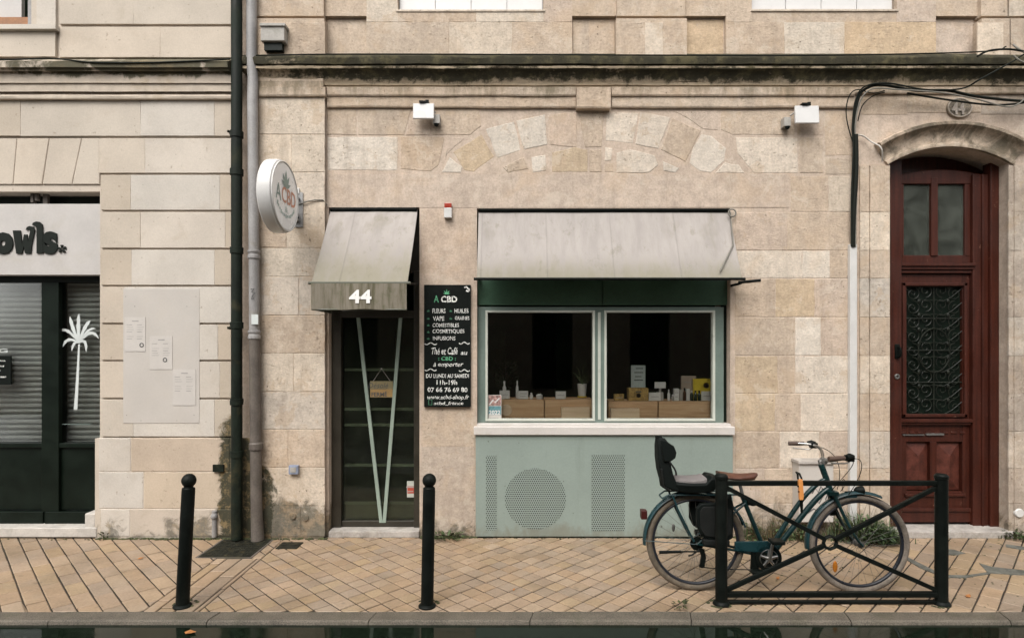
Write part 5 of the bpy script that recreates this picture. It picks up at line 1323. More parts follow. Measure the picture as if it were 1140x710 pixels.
m = MB(); m.lathe([(r*.95, 0), (r*.95, .012), (r*.8, .013)], (X(648, .46), .46, zc2), 'z', 20); m.build('saucer', M['yellow'], t, smooth=40)
m = MB(); c0 = (X(648, .46), .46, Z(427, .46))
for dx_, dz_ in ((-.13, .13), (-.07, .19), (.08, .09), (.06, .13), (-.04, .10), (.02, .2), (.11, .05)): m.tube([c0, (c0[0]+dx_*.5, c0[1], c0[2]+dz_*.75), (c0[0]+dx_, c0[1]-.02, c0[2]+dz_)], [.004, .0035, .001], 5)
leafy(m, (c0[0], c0[1], c0[2]), 24, .05, .08, .06, .007, rnd); m.build('foliage', M['leaf'], t)

# ------------------------------------------------------------------ bollards
YBO = -1.473
def make_bollard(px, lean, lab, src=None):
    t = thing('bollard', (X(px, YBO), YBO, 0), lab, 'bollard', 'black ball topped bollards along the kerb')
    t.rotation_euler = (0, R(lean), 0)
    if src is None:
        m = MB(); m.lathe([(.050, .0), (.052, .012), (.0435, .016), (.0425, .79), (.041, .815), (.036, .820)], (0,0,0), 'z', 28); m.build('post', M['black'], t, smooth=35, local=True)
        m = MB(); m.lathe([(.036, .812), (.030, .822), (.030, .832)] + [(.049*math.sin(PI*(.82-.82*i/14)), .875-.049*math.cos(PI*(.82-.82*i/14)) * -1 * -1) for i in range(0)], (0,0,0), 'z', 28)
        m.ell((0, 0, .868), .0475, .0475, .0475, 28, 18); m.build('ball', M['black'], t, smooth=50, local=True)
        m = MB(); m.lathe([(.060, .0), (.060, .008), (.048, .020), (.044, .021)], (0,0,0), 'z', 28); m.build('base_ring', M['black'], t, smooth=35, local=True)
    else:
        for ch_ in list(src.children):
            c = ch_.copy(); C.objects.link(c); c.parent = t
    return t
bo = make_bollard(203, 3.0, 'leaning black bollard in front of the pale grooved wall and notice panel')
make_bollard(475.5, 1.0, 'upright black bollard in front of the chalkboard, right of the shop door', bo)

# ------------------------------------------------------------------ barrier
YR = -1.437
t = thing('barrier', (X(926, YR), YR, 0), 'black crossed rail kerb barrier standing in front of the teal bicycle', 'barrier')
m = MB()
pxs = (803, 1048)
for q in pxs:
    m = MB(); xq = X(q, YR); m.lathe([(.058, 0), (.058, .006), (.047, .022), (.0405, .026), (.0405, .868), (.044, .872), (.044, .892), (.034, .903), (0, .905)], (xq, YR, 0), 'z', 28); m.build('post', M['black'], t, smooth=35)
def bar(m, a, b_, w_, h_):
    (x0, z0), (x1, z1) = a, b_; d = Vector((x1-x0, z1-z0)).normalized(); n = Vector((-d.y, d.x))*h_/2
    m.sweep([[(x0+n.x, YR-w_/2, z0+n.y), (x0+n.x, YR+w_/2, z0+n.y), (x0-n.x, YR+w_/2, z0-n.y), (x0-n.x, YR-w_/2, z0-n.y)], [(x1+n.x, YR-w_/2, z1+n.y), (x1+n.x, YR+w_/2, z1+n.y), (x1-n.x, YR+w_/2, z1-n.y), (x1-n.x, YR-w_/2, z1-n.y)]], None)
xa, xb = X(803, YR)+.035, X(1048, YR)-.035; zt, zl = Z(537.5, YR), .068; xm, zm = X(924, YR), Z(603.5, YR)
m = MB(); bar(m, (xa, zt), (xb, zt), .034, .033); m.build('top_rail', M['black'], t, bevel=.004)
m = MB(); bar(m, (xa, zl), (xb, zl), .036, .036); m.build('bottom_rail', M['black'], t, bevel=.004)
m = MB(); bar(m, (xa, .016), (xb, .016), .03, .018); m.build('rail_shadow_bar', M['black'], t, bevel=.003)  # added bar standing in for the dark shadow line under the bottom rail
for (a, b_) in (((xa, zt-.03), (xm-.035, zm+.022)), ((xa, zl+.03), (xm-.035, zm-.018)), ((xb, zt-.03), (xm+.035, zm+.022)), ((xb, zl+.03), (xm+.035, zm-.018))):
    m = MB(); bar(m, a, b_, .024, .030); m.build('cross_bar', M['black'], t, bevel=.003)
m = MB(); m.torus((xm, YR, zm), .046, .011, 8, 8, sy=1.3); m.build('centre_ring', M['black'], t)
xk, yk = X(888.5, YR), YR-.028
t = thing('bicycle_lock', (xk, yk, Z(570, YR)), 'orange and black bicycle lock hanging on the top rail of the barrier', 'lock')
m = MB(); m.prism([(xk-.016, Z(533, yk)), (xk+.014, Z(533, yk)), (xk+.022, Z(552, yk)), (xk+.018, Z(556, yk)), (xk-.008, Z(556, yk)), (xk-.012, Z(546, yk))], yk-.012, yk+.008); m.build('body', M['orange'], t, bevel=.004)
m = MB(); m.tube([(xk-.014, yk, Z(533, yk)), (xk-.018, yk, Z(527, yk)), (xk-.012, yk+.03, Z(526.5, yk)), (xk+.01, yk+.03, Z(528, yk)), (xk+.012, yk, Z(533, yk))], .007, 8); m.tube([(xk+.005, yk, Z(555, yk)), (xk+.012, yk+.004, Z(562, yk)), (xk+.016, yk+.01, Z(571, yk))], [.012, .011, .007], 8); m.build('strap', M['black'], t, smooth=50)
m = MB(); stroke(m, [(887.5, 541), (889.5, 541)], .012, yk-.0135); stroke(m, [(888.2, 547), (890.2, 547)], .008, yk-.0135); m.build('mark', M['black'], t)

# ------------------------------------------------------------------ bicycle, built in its own plane: x forward, y away from the camera, z up
YBK = -1.205; SB = F/(D0+YBK)
bk = thing('bicycle', (X(774, YBK), YBK, 0), 'teal step through bicycle with brown saddle and black child seat parked behind the barrier', 'bicycle')
bk.rotation_euler = (0, 0, -math.atan(.05/1.18))
def U(px): return (px-774)/152.5
def V(py): return (658.5-py)/152.5*1.0
RW = .358; XF = U(953)
def bpart(m, name, mat_, parent=None, **kw): return m.build(name, mat_, parent or bk, local=True, **kw)
for wi, xc in enumerate((0.0, XF)):
    m = MB(); m.torus((xc, 0, RW), RW-.023, .023, 72, 12); wheel = bpart(m, 'wheel', M['tyre'] if wi else M['tyre_dark'], smooth=60)
    m = MB(); m.torus((xc, 0, RW), RW-.050, .0125, 72, 8, sy=1.1); bpart(m, 'rim', M['rim'], wheel, smooth=60)
    m = MB(); hr = .024 if wi == 0 else .018
    for i in range(32):
        a = 2*PI*i/32; s_ = 1 if i % 2 else -1; a2 = a + (.9 if (i//2) % 2 else -.9)
        m.tube([(xc+hr*math.cos(a2), s_*.028, RW+hr*math.sin(a2)), (xc+(RW-.058)*math.cos(a), 0, RW+(RW-.058)*math.sin(a))], .0011, 4, caps=False)
    bpart(m, 'spokes', M['spoke'], wheel)
    m = MB(); m.lathe([(.010, -.055), (.010, -.036), (.030 if wi == 0 else .024, -.033), (.030 if wi == 0 else .024, -.025), (.018, -.022), (.018, .022), (.026, .026), (.026, .034), (.010, .038), (.010, .055)], (xc, 0, RW), 'y', 18); bpart(m, 'hub', M['steel_dull'], wheel, smooth=35)
    if wi == 1:
        m = MB(); m.ell((U(926.5), -.012, V(629)), .018, .008, .042, 14, 8); o = bpart(m, 'spoke_reflector', M['amber'], wheel, smooth=60)
        o.rotation_euler = (0, 0, 0)
    else:
        m = MB(); m.ell((-.16, -.006, RW+.10), .012, .006, .03, 10, 6); bpart(m, 'spoke_reflector', M['steel_dull'], wheel, smooth=60)
def fender(xc, a0, a1, rad, mat_, name='fender', tilt=0):
    n = 36; st = []
    for i in range(n+1):
        a = R(a0+(a1-a0)*i/n); prof_ = []
        for k_ in range(7):
            b_ = PI*k_/6; y_ = .031*math.cos(b_); rr_ = rad + .016*math.sin(b_)
            prof_.append((xc+rr_*math.cos(a), y_, RW+rr_*math.sin(a)))
        for k_ in range(6, -1, -1):
            b_ = PI*k_/6; y_ = .029*math.cos(b_); rr_ = rad-.003 + .016*math.sin(b_)
            prof_.append((xc+rr_*math.cos(a), y_, RW+rr_*math.sin(a)))
        st.append(prof_)
    m = MB(); m.sweep(st, None); return bpart(m, name, mat_, smooth=50)
fender(0, 184, 18, .368, M['teal_light']); fender(XF, 186, 66, .368, M['teal_light'])
# frame
def bez(p, n=14):
    ps = [Vector(q) for q in p]; out = []
    for i in range(n+1):
        t_ = i/n; q = ps[:]
        while len(q) > 1: q = [q[j].lerp(q[j+1], t_) for j in range(len(q)-1)]
        out.append(q[0])
    return out
def uv(px, py, y=0.0): return (U(px), y, V(py))
m = MB()
bb = uv(852, 619)
m.tube([uv(850, 612), uv(826, 553)], .0165, 12)                                        # seat tube
m.tube([uv(912, 516), uv(918.5, 534), uv(922, 545)], .021, 14)                          # head tube
m.tube(bez([uv(917, 533), uv(898, 541), uv(880, 570), uv(857, 611)]), .0165, 12)         # upper tube
m.tube(bez([uv(921, 543), uv(904, 553), uv(886, 583), uv(858, 617)]), .020, 12)       # lower tube
m.lathe([(.024, -.036), (.024, .036)], bb, 'y', 18)
for s_ in (-1, 1):
    m.tube([(U(846), s_*.018, V(618)), (U(815), s_*.04, V(611)), (0, s_*.062, RW)], .0095, 8)
    m.tube([(U(829), s_*.012, V(560)), (U(812), s_*.045, V(572)), (0, s_*.062, RW)], .008, 8)
frame_ = bpart(m, 'frame', M['teal'], smooth=50)
m = MB(); m.tube([uv(920.5, 540), uv(923, 548)], .019, 12)
for s_ in (-1, 1): m.tube(bez([(U(922), s_*.035, V(545)), (U(931), s_*.052, V(566)), (U(941), s_*.055, V(592)), (XF, s_*.055, RW)]), [.0145-.006*i/14 for i in range(15)], 10)
m.box(U(920)-.02, U(926)+.01, -.055, .055, V(549), V(545)); bpart(m, 'fork', M['teal'], smooth=50)
# seat post, saddle
m = MB(); m.tube([uv(827.5, 556), uv(822, 535)], .0125, 12); bpart(m, 'seat_post', M['steel_dull'], smooth=50)
m = MB(); m.lathe([(.024, -.02), (.026, .01), (.02, .014)], (U(834), -.0, V(559)), 'z', 14); m.ell((U(836), -.03, V(559)), .035, .02, .022, 12, 8); bpart(m, 'seat_clamp', M['black'], smooth=50)
m = MB(); st = []
for i in range(13):
    u = i/12; px = 800+42*u; wd = .085*(1-u)**.8 + .020 if u > .15 else .06+.25*u*.17+.02
    top = V(525.6 + 2.6*math.sin(PI*min(1, u*1.1))*.7 + 1.2*u); th = .034 + .016*u - (.03 if u > .97 else 0)
    st.append([(U(px), wd*math.cos(2*PI*k_/14), top - th*.5 + th*.55*math.sin(2*PI*k_/14)) for k_ in range(14)])
m.sweep(st, None); sad = bpart(m, 'saddle', M['saddle'], smooth=60)
m = MB()
for s_ in (-1, 1): m.tube([(U(806), s_*.03, V(531)), (U(810), s_*.022, V(535)), (U(826), s_*.018, V(535.5)), (U(838), s_*.01, V(530))], .0035, 6)
for s_ in (-1, 1):
    for k_ in range(1): m.torus((U(804), s_*.04, V(533)), .018, .004, 14, 6)
bpart(m, 'saddle_rail', M['steel'], sad, smooth=50)
# handlebar
hb = MB(); zs = V(513)
for s_ in (-1, 1):
    pts = bez([(U(915), 0, V(512.5)), (U(920), s_*.10, V(511)), (U(930), s_*.20, V(500)), (U(930), s_*.27, V(500.5)), (U(898), s_*.315, V(501))], 18)
    hb.tube(pts, .0112, 10)
handle = bpart(hb, 'handlebar', M['steel'], smooth=60)
m = MB(); m.tube([uv(912.5, 517), uv(911, 513), uv(915, 512)], [.018, .017, .018], 12); m.lathe([(.023, -.02), (.023, .02)], (U(915), 0, V(512.3)), 'y', 14); bpart(m, 'stem', M['steel_dull'], handle, smooth=50)
for s_ in (-1, 1):
    m = MB(); m.tube([(U(914), s_*.296, V(500.8)), (U(906), s_*.307, V(501)), (U(897), s_*.316, V(501.2))], [.0155, .0175, .0165], 12); bpart(m, 'grip', M['grip'], handle, smooth=60)
    m = MB(); m.tube([(U(925), s_*.270, V(500.5)), (U(921), s_*.278, V(499.5)), (U(917), s_*.288, V(500.5))], [.018, .022, .018], 12); m.box(U(919), U(926), s_*.26-.02, s_*.26+.03, V(505), V(499)); bpart(m, 'gear_shifter', M['black'], handle, smooth=60)
    m = MB(); m.tube([(U(926), s_*.262, V(503)), (U(918), s_*.272, V(507)), (U(905), s_*.292, V(506.5)), (U(901), s_*.297, V(506))], .005, 7); bpart(m, 'brake_lever', M['steel'], handle, smooth=60)
m = MB()
m.tube(bez([(U(926), -.255, V(503)), (U(946), -.20, V(500)), (U(951), -.08, V(528)), (U(938), -.02, V(552))]), .0026, 6)
m.tube(bez([(U(926), -.255, V(504)), (U(938), -.16, V(512)), (U(930), -.05, V(530)), (U(922), -.02, V(545))]), .0026, 6)
m.tube(bez([(U(926), .255, V(503)), (U(944), .15, V(505)), (U(940), .05, V(525)), (U(932), .03, V(545))]), .0026, 6)
m.tube(bez([(U(931), -.03, V(545)), (U(938), -.09, V(530)), (U(926), -.06, V(522)), (U(933), -.04, V(545))]), .0026, 6)
bpart(m, 'brake_cable', M['cable_black'], handle, smooth=60)
m = MB(); m.lathe([(.012, -.03), (.026, -.015), (.034, .02), (.034, .028), (.02, .032)], (U(953), 0, V(545)), 'x', 16); m.tube([uv(938, 547), uv(952, 546)], .007, 8); bpart(m, 'headlight', M['black'], smooth=45)
m = MB(); m.box(U(936), U(950), -.022, .022, V(553), V(549)); bpart(m, 'front_bracket', M['teal_light'], bevel=.005)
m = MB(); m.box(U(925), U(931), .04, .075, V(575), V(553)); m.tube([uv(930, 570, .05), uv(950, 605, .045)], .006, 8); bpart(m, 'front_brake', M['black'], smooth=50)
# drive train
m = MB(); m.lathe([(.055, -.052), (.092, -.052), (.095, -.047), (.095, -.043), (.055, -.043)], bb, 'y', 40)
cr = bpart(m, 'chain_guard', M['black'], smooth=35)
m = MB(); m.prism([(U(815), V(601)), (U(851), V(600)), (U(862), V(607)), (U(864), V(618)), (U(846), V(613)), (U(815), V(611.5))], -.052, -.036); bpart(m, 'chain_case', M['teal_light'], bevel=.006)
m = MB()
for i in range(5):
    a = 2*PI*i/5+.3; m.tube([(bb[0], -.056, bb[2]), (bb[0]+.062*math.cos(a), -.056, bb[2]+.062*math.sin(a))], [.018, .009], 8)
m.torus((bb[0], -.055, bb[2]), .063, .004, 36, 6); crank = bpart(m, 'chainring', M['steel'], smooth=50)
for s_, (ex, ez) in ((-1, (U(837), V(633))), (1, (U(857), V(601)))):
    pass
m = MB(); m.tube([(bb[0], -.068, bb[2]), (U(855), -.075, V(596.5))], [.013, .010], 10); m.tube([(bb[0], .06, bb[2]), (U(847), .07, V(642))], [.013, .010], 10); bpart(m, 'crank_arm', M['steel'], smooth=50)
for (px, py, y0_, y1_) in ((856, 596.5, -.17, -.08), (838, 632, -.12, -.06)):
    m = MB(); m.box(U(px)-.045, U(px)+.045, y0_, y1_, V(py)-.013, V(py)+.013); bpart(m, 'pedal', M['black'], bevel=.006)
m = MB(); m.prism([(U(834), V(612)), (U(841), V(612)), (U(842), V(628)), (U(841), V(638)), (U(836), V(639)), (U(833), V(632))], -.045, -.02); bpart(m, 'kickstand_mount', M['black'], bevel=.006)
m = MB(); m.tube([uv(838, 632, -.045), uv(800, 632, -.045), uv(779, 630, -.045)], .0035, 6); m.tube([uv(850, 608, -.045), uv(800, 606, -.05), uv(776, 602, -.05)], .0035, 6); bpart(m, 'chain', M['rubber'])
m = MB(); m.lathe([(.02, -.05), (.05, -.046), (.036, -.030), (.02, -.028)], (0, 0, RW), 'y', 20); m.prism([(U(775), V(608)), (U(781), V(609)), (U(783), V(618)), (U(781), V(629)), (U(776), V(629)), (U(778), V(617))], -.072, -.05); m.torus((U(779), -.062, V(627)), .014, .007, 16, 6); m.tube([uv(777, 609, -.06), uv(768, 616, -.06), uv(764, 617, -.06)], .006, 6); bpart(m, 'derailleur', M['black'], smooth=45)
m = MB(); m.tube([uv(732, 613, -.07), uv(756, 612.2, -.065)], [.0125, .010], 8); m.tube([uv(756, 612.2, -.065), uv(776, 612, -.06)], .006, 8); bpart(m, 'kickstand', M['black'], smooth=45)
# rear rack and lights
m = MB()
for s_ in (-1, 1):
    m.tube([(U(736), s_*.055, V(554)), (U(742), s_*.06, V(550)), (U(822), s_*.055, V(549)), (U(828), s_*.02, V(553))], .0065, 8)
    m.tube([(U(747), s_*.06, V(551)), (U(752), s_*.066, V(565)), (U(770), s_*.066, RW+.02)], .0075, 8)
    m.tube([(0, s_*.065, RW), (U(717), s_*.04, V(602))], .003, 6)
m.tube([(U(736), -.055, V(554)), (U(735), 0, V(554)), (U(736), .055, V(554))], .0065, 8)
bpart(m, 'rear_rack', M['teal_light'], smooth=50)
m = MB(); m.box(U(714)-.006, U(720), -.03, .03, V(579), V(569)); bpart(m, 'tail_light', M['red_plastic'], bevel=.006)
# child seat
st = []; side = [(731.5, 487.5, 736.5, 486.5), (730.5, 497, 742, 494), (731, 510, 742, 513), (732.5, 523, 744.5, 525), (735.5, 534, 749, 537), (738.5, 541, 752, 545)]
for i, (xa_, za_, xb_, zb_) in enumerate(side):
    wdt = (.06, .08, .092, .095, .10, .10)[i]
    a, b_ = (U(xa_), V(za_)), (U(xb_), V(zb_))
    st.append([(a[0], -wdt*.8, a[1]), (b_[0]+.012, -wdt, b_[1]), (b_[0]-.03, -wdt*.55, b_[1]), (b_[0]-.038, 0, b_[1]), (b_[0]-.03, wdt*.55, b_[1]), (b_[0]+.012, wdt, b_[1]), (a[0], wdt*.8, a[1]), (a[0]-.012, 0, a[1])])
m = MB(); m.sweep(st, None); seat = bpart(m, 'child_seat', M['seat_black'], smooth=50, bevel=.006)
m = MB()
for s_ in (-1, 1):
    m.sweep([[(U(x_), s_*(.082+.010*math.sin(k_*1.6)), V(z_)) for k_, (x_, z_) in enumerate(((732, 488), (738, 489), (747, 495), (749.8, 502), (748.5, 508), (743, 512), (736, 512)))], [(U(x_), s_*.102, V(z_)) for (x_, z_) in ((732, 488), (738, 489), (747, 495), (749.8, 502), (748.5, 508), (743, 512), (736, 512))]], None)
bpart(m, 'head_wing', M['seat_black'], seat, smooth=40, bevel=.006)
m = MB()
for s_ in (-1, 1): m.tube(bez([(U(742), s_*.10, V(512)), (U(747), s_*.12, V(518)), (U(749), s_*.12, V(523)), (U(748.5), s_*.12, V(526))]), [.007]*14+[.010], 8)
m.tube([(U(734), 0, V(525)), (U(736.5), 0, V(541)), (U(744), 0, V(546))], .012, 10); m.tube([(U(733.5), -.09, V(520)), (U(735.5), -.09, V(540)), (U(743), -.08, V(544))], .009, 8)
bpart(m, 'harness', M['rubber'], seat, smooth=50)
st = []
for (px, zt_, zb_, wdt) in ((746, 537, 541, .08), (750, 534.5, 545, .105), (765, 535.5, 546.5, .11), (782, 535, 546, .11), (788, 528.5, 545, .105), (796, 530, 541, .09), (800, 533, 538, .07)):
    z1, z0_ = V(zt_), V(zb_); st.append([(U(px), -wdt, z1-.012), (U(px), -wdt*.86, z1), (U(px), wdt*.86, z1), (U(px), wdt, z1-.012), (U(px), wdt*.85, z0_), (U(px), -wdt*.85, z0_)])
m = MB(); m.sweep(st, None); bpart(m, 'seat_shell', M['seat_black'], seat, smooth=40, bevel=.006)
m = MB(); st = []
for (px, zt_, wdt) in ((748.5, 535, .07), (753, 532, .09), (766, 532.5, .095), (778, 531.5, .095), (783, 530, .09), (784, 534, .08)):
    st.append([(U(px), -wdt, V(536)), (U(px), -wdt, V(zt_)-.008), (U(px), -wdt*.8, V(zt_)), (U(px), wdt*.8, V(zt_)), (U(px), wdt, V(zt_)-.008), (U(px), wdt, V(536))])
m.sweep(st, None); bpart(m, 'cushion', M['cushion'], seat, smooth=40)
m = MB()
for s_ in (-1, 1):
    oy = s_*.10
    m.prism([(U(771), V(562)), (U(775), V(557)), (U(798), V(556)), (U(808), V(546)), (U(811), V(560)), (U(810), V(594)), (U(800), V(600)), (U(786), V(598)), (U(775), V(590)), (U(771), V(582))], oy-.018, oy+.018)
bpart(m, 'leg_guard', M['seat_black'], seat, bevel=.008)
m = MB(); m.prism([(U(774), V(565)), (U(777.5), V(560)), (U(799), V(559)), (U(808), V(563)), (U(808), V(590)), (U(796), V(594)), (U(780), V(592)), (U(774.5), V(584))], -.126, -.117); bpart(m, 'guard_panel', M['rubber'], seat, bevel=.006)
m = MB()
for s_ in (-1, 1): m.box(U(778), U(806), s_*.10-.03, s_*.10+.03, V(602), V(596))
bpart(m, 'foot_rest', M['rubber'], seat, bevel=.006)

# ------------------------------------------------------------------ covers, moss, weeds, leaves
t = thing('drain_cover', (-2.43, -.33, 0), 'square mossy cast iron cover on the pavement below the rain pipes', 'drain cover', 'iron covers in the pavement')
m = MB(); m.box(-2.665, -2.225, -.545, -.095, -.01, .006)
for i in range(9):
    for j in range(9): m.box(-2.64+i*.045, -2.61+i*.045, -.52+j*.046, -.498+j*.046, .0055, .009)
m.build('cover', M['iron'], t)
m = MB(); m.box(-2.685, -2.668, -.56, -.08, -.01, .004); m.box(-2.222, -2.205, -.56, -.08, -.01, .004); m.box(-2.668, -2.222, -.56, -.547, -.01, .004); m.box(-2.668, -2.222, -.093, -.08, -.01, .004); m.build('frame', M['pipe_brown'], t)
t = thing('drain_cover', (-2.0, -.26, 0), 'small rectangular iron cover left of the shop doorstep', 'drain cover', 'iron covers in the pavement')
m = MB(); m.box(-2.095, -1.905, -.335, -.165, -.01, .006); m.build('cover', M['iron'], t, bevel=.003)
m = MB(); m.box(-2.08, -1.92, -.255, -.245, .0055, .008); m.lathe([(0, .0085), (.02, .0085), (.022, .006)], (-2.0, -.25, 0), 'z', 12); m.build('tread', M['iron'], t)
def blades(m, cx, cy, n, sx, sy, h, rnd, wd=.004, bend=.5, z0=0):
    for i in range(n):
        x_, y_ = rnd.gauss(cx, sx), cy+rnd.uniform(-sy, sy); hh = h*rnd.uniform(.35, 1.1); a = rnd.uniform(0, 2*PI); l = hh*bend*rnd.uniform(.2, 1.2); q = Vector((math.cos(a+1.57), math.sin(a+1.57), 0))*wd
        p0 = Vector((x_, y_, z0)); p1 = p0+Vector((math.cos(a)*l*.35, math.sin(a)*l*.35, hh*.6)); p2 = p0+Vector((math.cos(a)*l, math.sin(a)*l, hh*rnd.uniform(.75, 1.05)))
        if p2.y > -.012: p2.y = -.012
        if p1.y > -.012: p1.y = -.012
        m.add([p0-q, p0+q, p1+q*.8, p1-q*.8, p2], [(0,1,2,3), (3,2,4)])
def weed(px, y, n, w_, h, lab, mats=('leaf', 'leaf_dark'), name='weed', leafn=0, lr=.1, stalks=0, dry=0):
    r_ = random.Random(int(px*7)); x_ = X(px, y)
    t = thing(name, (x_, y, 0), lab, 'plant', 'weeds along the wall foot')
    m = MB(); blades(m, x_, y, n, w_, .05, h, r_)
    if leafn: leafy(m, (x_, y-.01, .02), leafn, lr, h*.75, .05, .011, r_)
    m.build('leaves', M[mats[0]], t)
    if len(mats) > 1:
        m = MB(); blades(m, x_+.02, y-.02, n//2, w_*.9, .05, h*.8, r_)
        if leafn: leafy(m, (x_+.02, y-.03, .02), leafn, lr*1.2, h*.5, .055, .013, r_)
        m.build('lower_leaves', M[mats[1]], t)
    if dry:
        m = MB(); blades(m, x_, y, dry, w_, .06, h*1.35, r_, wd=.002, bend=.35); m.build('dry_stalks', M['leaf_dry'], t)
    return t
weed(962, -.14, 210, .12, .26, 'big bushy dark weed seen through the front bicycle wheel', leafn=330, lr=.15, dry=60)
weed(985, -.17, 90, .07, .13, 'low green weed right of the bushy one, near the red door step', leafn=130, lr=.10)
weed(936, -.10, 90, .07, .24, 'tall thin grassy weed under the white meter box', leafn=60, lr=.07, dry=50)
weed(866, -.10, 90, .06, .22, 'dry brownish weed behind the bicycle crank', mats=('leaf_dry', 'leaf'), leafn=40, lr=.06, dry=50)
weed(838, -.08, 70, .05, .17, 'small dry weed at the right edge of the sage panel', mats=('leaf', 'leaf_dry'), leafn=40, lr=.05, dry=30)
weed(892, -.09, 60, .05, .14, 'sparse weed below the left side of the meter box', mats=('leaf', 'leaf_dry'), leafn=40, lr=.06, dry=20)
weed(497, -.04, 60, .06, .035, 'low mossy tuft left of the sage panel', mats=('moss', 'leaf'), leafn=60, lr=.10)
weed(1128, -.05, 60, .07, .05, 'tiny tuft at the wall foot right of the red door', mats=('moss', 'leaf'), leafn=40, lr=.07)
weed(118, -.06, 30, .02, .05, 'tiny tuft at the corner of the pale step', mats=('moss',), leafn=10, lr=.03)
weed(757, -1.50, 16, .04, .012, 'tiny flat moss tuft on the pavers below the rear bicycle wheel', mats=('moss',), leafn=14, lr=.04)
# moss strips along the wall foot (countless cushions)
r_ = random.Random(11); m = MB()
def cushions(x0, x1, y, n, rmax, lo=.004):
    for i in range(n):
        q = r_.uniform(lo, rmax); m.ell((r_.uniform(x0, x1), y+r_.uniform(-.02, .012), 0), q*1.6, q, q*.7, 7, 4)
cushions(X(112), X(286), -.065, 170, .018); cushions(X(288), X(366), -.07, 60, .018); cushions(X(468), X(530), -.02, 60, .024); cushions(X(818), X(985), -.02, 120, .022); cushions(X(1126), X(1180), -.03, 50, .022); cushions(-6.0, X(110), -.075, 40, .008); cushions(X(532), X(815), -.045, 60, .006)
for cx_, n_ in ((203, 14), (475, 10), (803, 22), (1048, 16)):
    for i in range(n_):
        a = r_.uniform(0, 2*PI); m.ell((X(cx_, YBO)+.075*math.cos(a), YBO+.04+.06*math.sin(a), 0), .014, .012, .005, 7, 4)
for i in range(500):
    x_ = r_.uniform(1.6, 5.2); m.ell((x_, r_.uniform(-1.5, -.03), -.003), r_.uniform(.004, .013), r_.uniform(.004, .010), .004, 6, 4)
o = m.build('moss', M['moss'], None, smooth=80); o['kind'] = 'stuff'; o['label'] = 'dark moss cushions along the wall foot and between pavers'; o['category'] = 'moss'
# dark mortar repairs in the pavement by the red door
m = MB()
for pts in ([(1040, 610), (1062, 612), (1075, 616), (1060, 618), (1045, 616)], [(1090, 627), (1104, 631), (1140, 635), (1180, 637), (1180, 641), (1135, 640), (1100, 638)], [(1050, 640), (1075, 640.5), (1100, 637), (1100, 639), (1075, 643), (1052, 643)], [(1010, 620), (1028, 629), (1044, 637), (1042, 639), (1024, 632), (1006, 621)], [(1120, 606), (1150, 610), (1190, 614), (1190, 617), (1150, 613), (1120, 609)]):
    vs = []
    for a, b_ in pts:
        dd = CH*F/(b_-HY); vs.append(((a-CX)*dd/F, dd-D0))
    n = len(vs); m.add([(p[0], p[1], .005) for p in vs] + [(p[0], p[1], -.006) for p in vs], [tuple(range(n))] + [(i, n+i, n+(i+1) % n, (i+1) % n) for i in range(n)])
structure(m.build('pavement', pmat('dark mortar repair', (.10, .10, .085), .8, var=.35, sc=14, bump=.6, grime=(.04, .045, .03), gamt=.6), local=True))
def ground_at(px, py, z=0.0):
    dd = (CH-z)*F/(py-HY); return ((px-CX)*dd/F, dd-D0, z)
def fallen(px, py, ang, ln, lab, z=0.0, mat_='leaf_fallen'):
    p = ground_at(px, py, z); m = MB(); d = Vector((math.cos(ang), math.sin(ang), 0)); q = Vector((-d.y, d.x, 0)); b_ = Vector(p)+Vector((0,0,.006))
    pts = [b_-d*ln*.5, b_-d*ln*.2+q*ln*.24+Vector((0,0,.006)), b_+d*ln*.2+q*ln*.2, b_+d*ln*.5+Vector((0,0,.008)), b_+d*ln*.2-q*ln*.2+Vector((0,0,.005)), b_-d*ln*.2-q*ln*.24]
    m.add(pts + [v+Vector((0,0,-.0015)) for v in pts], [(0,1,2,3,4,5), (11,10,9,8,7,6)]); o = m.build('fallen_leaf', M[mat_]); tag(o, lab, 'leaf', 'fallen leaves')
fallen(212, 704.5, -.15, .085, 'orange brown leaf floating in the gutter below the leaning bollard', ROADZ)
fallen(1078, 664, .6, .06, 'curled brown leaf on the pavers right of the barrier post')
fallen(866, 644, .9, .05, 'small brown leaf on the pavers below the bicycle crank')
fallen(1040, 655, 2.2, .05, 'yellow brown leaf behind the right barrier post')
fallen(157, 622, .4, .05, 'small brown leaf on the pavers left of the leaning bollard')
fallen(572, 657, 1.2, .03, 'tiny brown leaf on the pavers in front of the round vent')
# ------------------------------------------------------------------ the house across the street, seen only in reflections
oh = thing('town_house', (0, -12.0, 0), 'stone town house across the street that shows in the glass', 'building')
m = MB(); ww = []; 
def fac(x0, x1, z0, z1, y0=-12.0, y1=-11.6): m.box(x0, x1, y0, y1, z0, z1)
fac(-14, 14, 3.6, 4.6); fac(-14, 14, 6.6, 7.4); fac(-14, 14, 0, .5)
xo = -14
cols_ = [(-11+i*2.9, -9.8+i*2.9) for i in range(8)]
prev = -14
for a, b_ in cols_: fac(prev, a, .5, 3.6); fac(prev, a, 4.6, 6.6); prev = b_
fac(prev, 14, .5, 3.6); fac(prev, 14, 4.6, 6.6)
m.build('wall', pmat('street side stone', (.23, .19, .145), .9, var=.2), oh)
m = MB()
for a, b_ in cols_: m.box(a, b_, -11.9, -11.85, .5, 3.6); m.box(a, b_, -11.9, -11.85, 4.6, 6.6)
m.build('window', M['blackgreen'], oh)
m = MB(); m.box(-14, 14, -12.0, -11.4, 7.4, 7.6); m.build('eaves', M['greybox'], oh)
b = MB(); b.box(-20, 20, -11.6, -9.6, -.2, .0); structure(b.build('far_pavement', M['joint'], local=True))

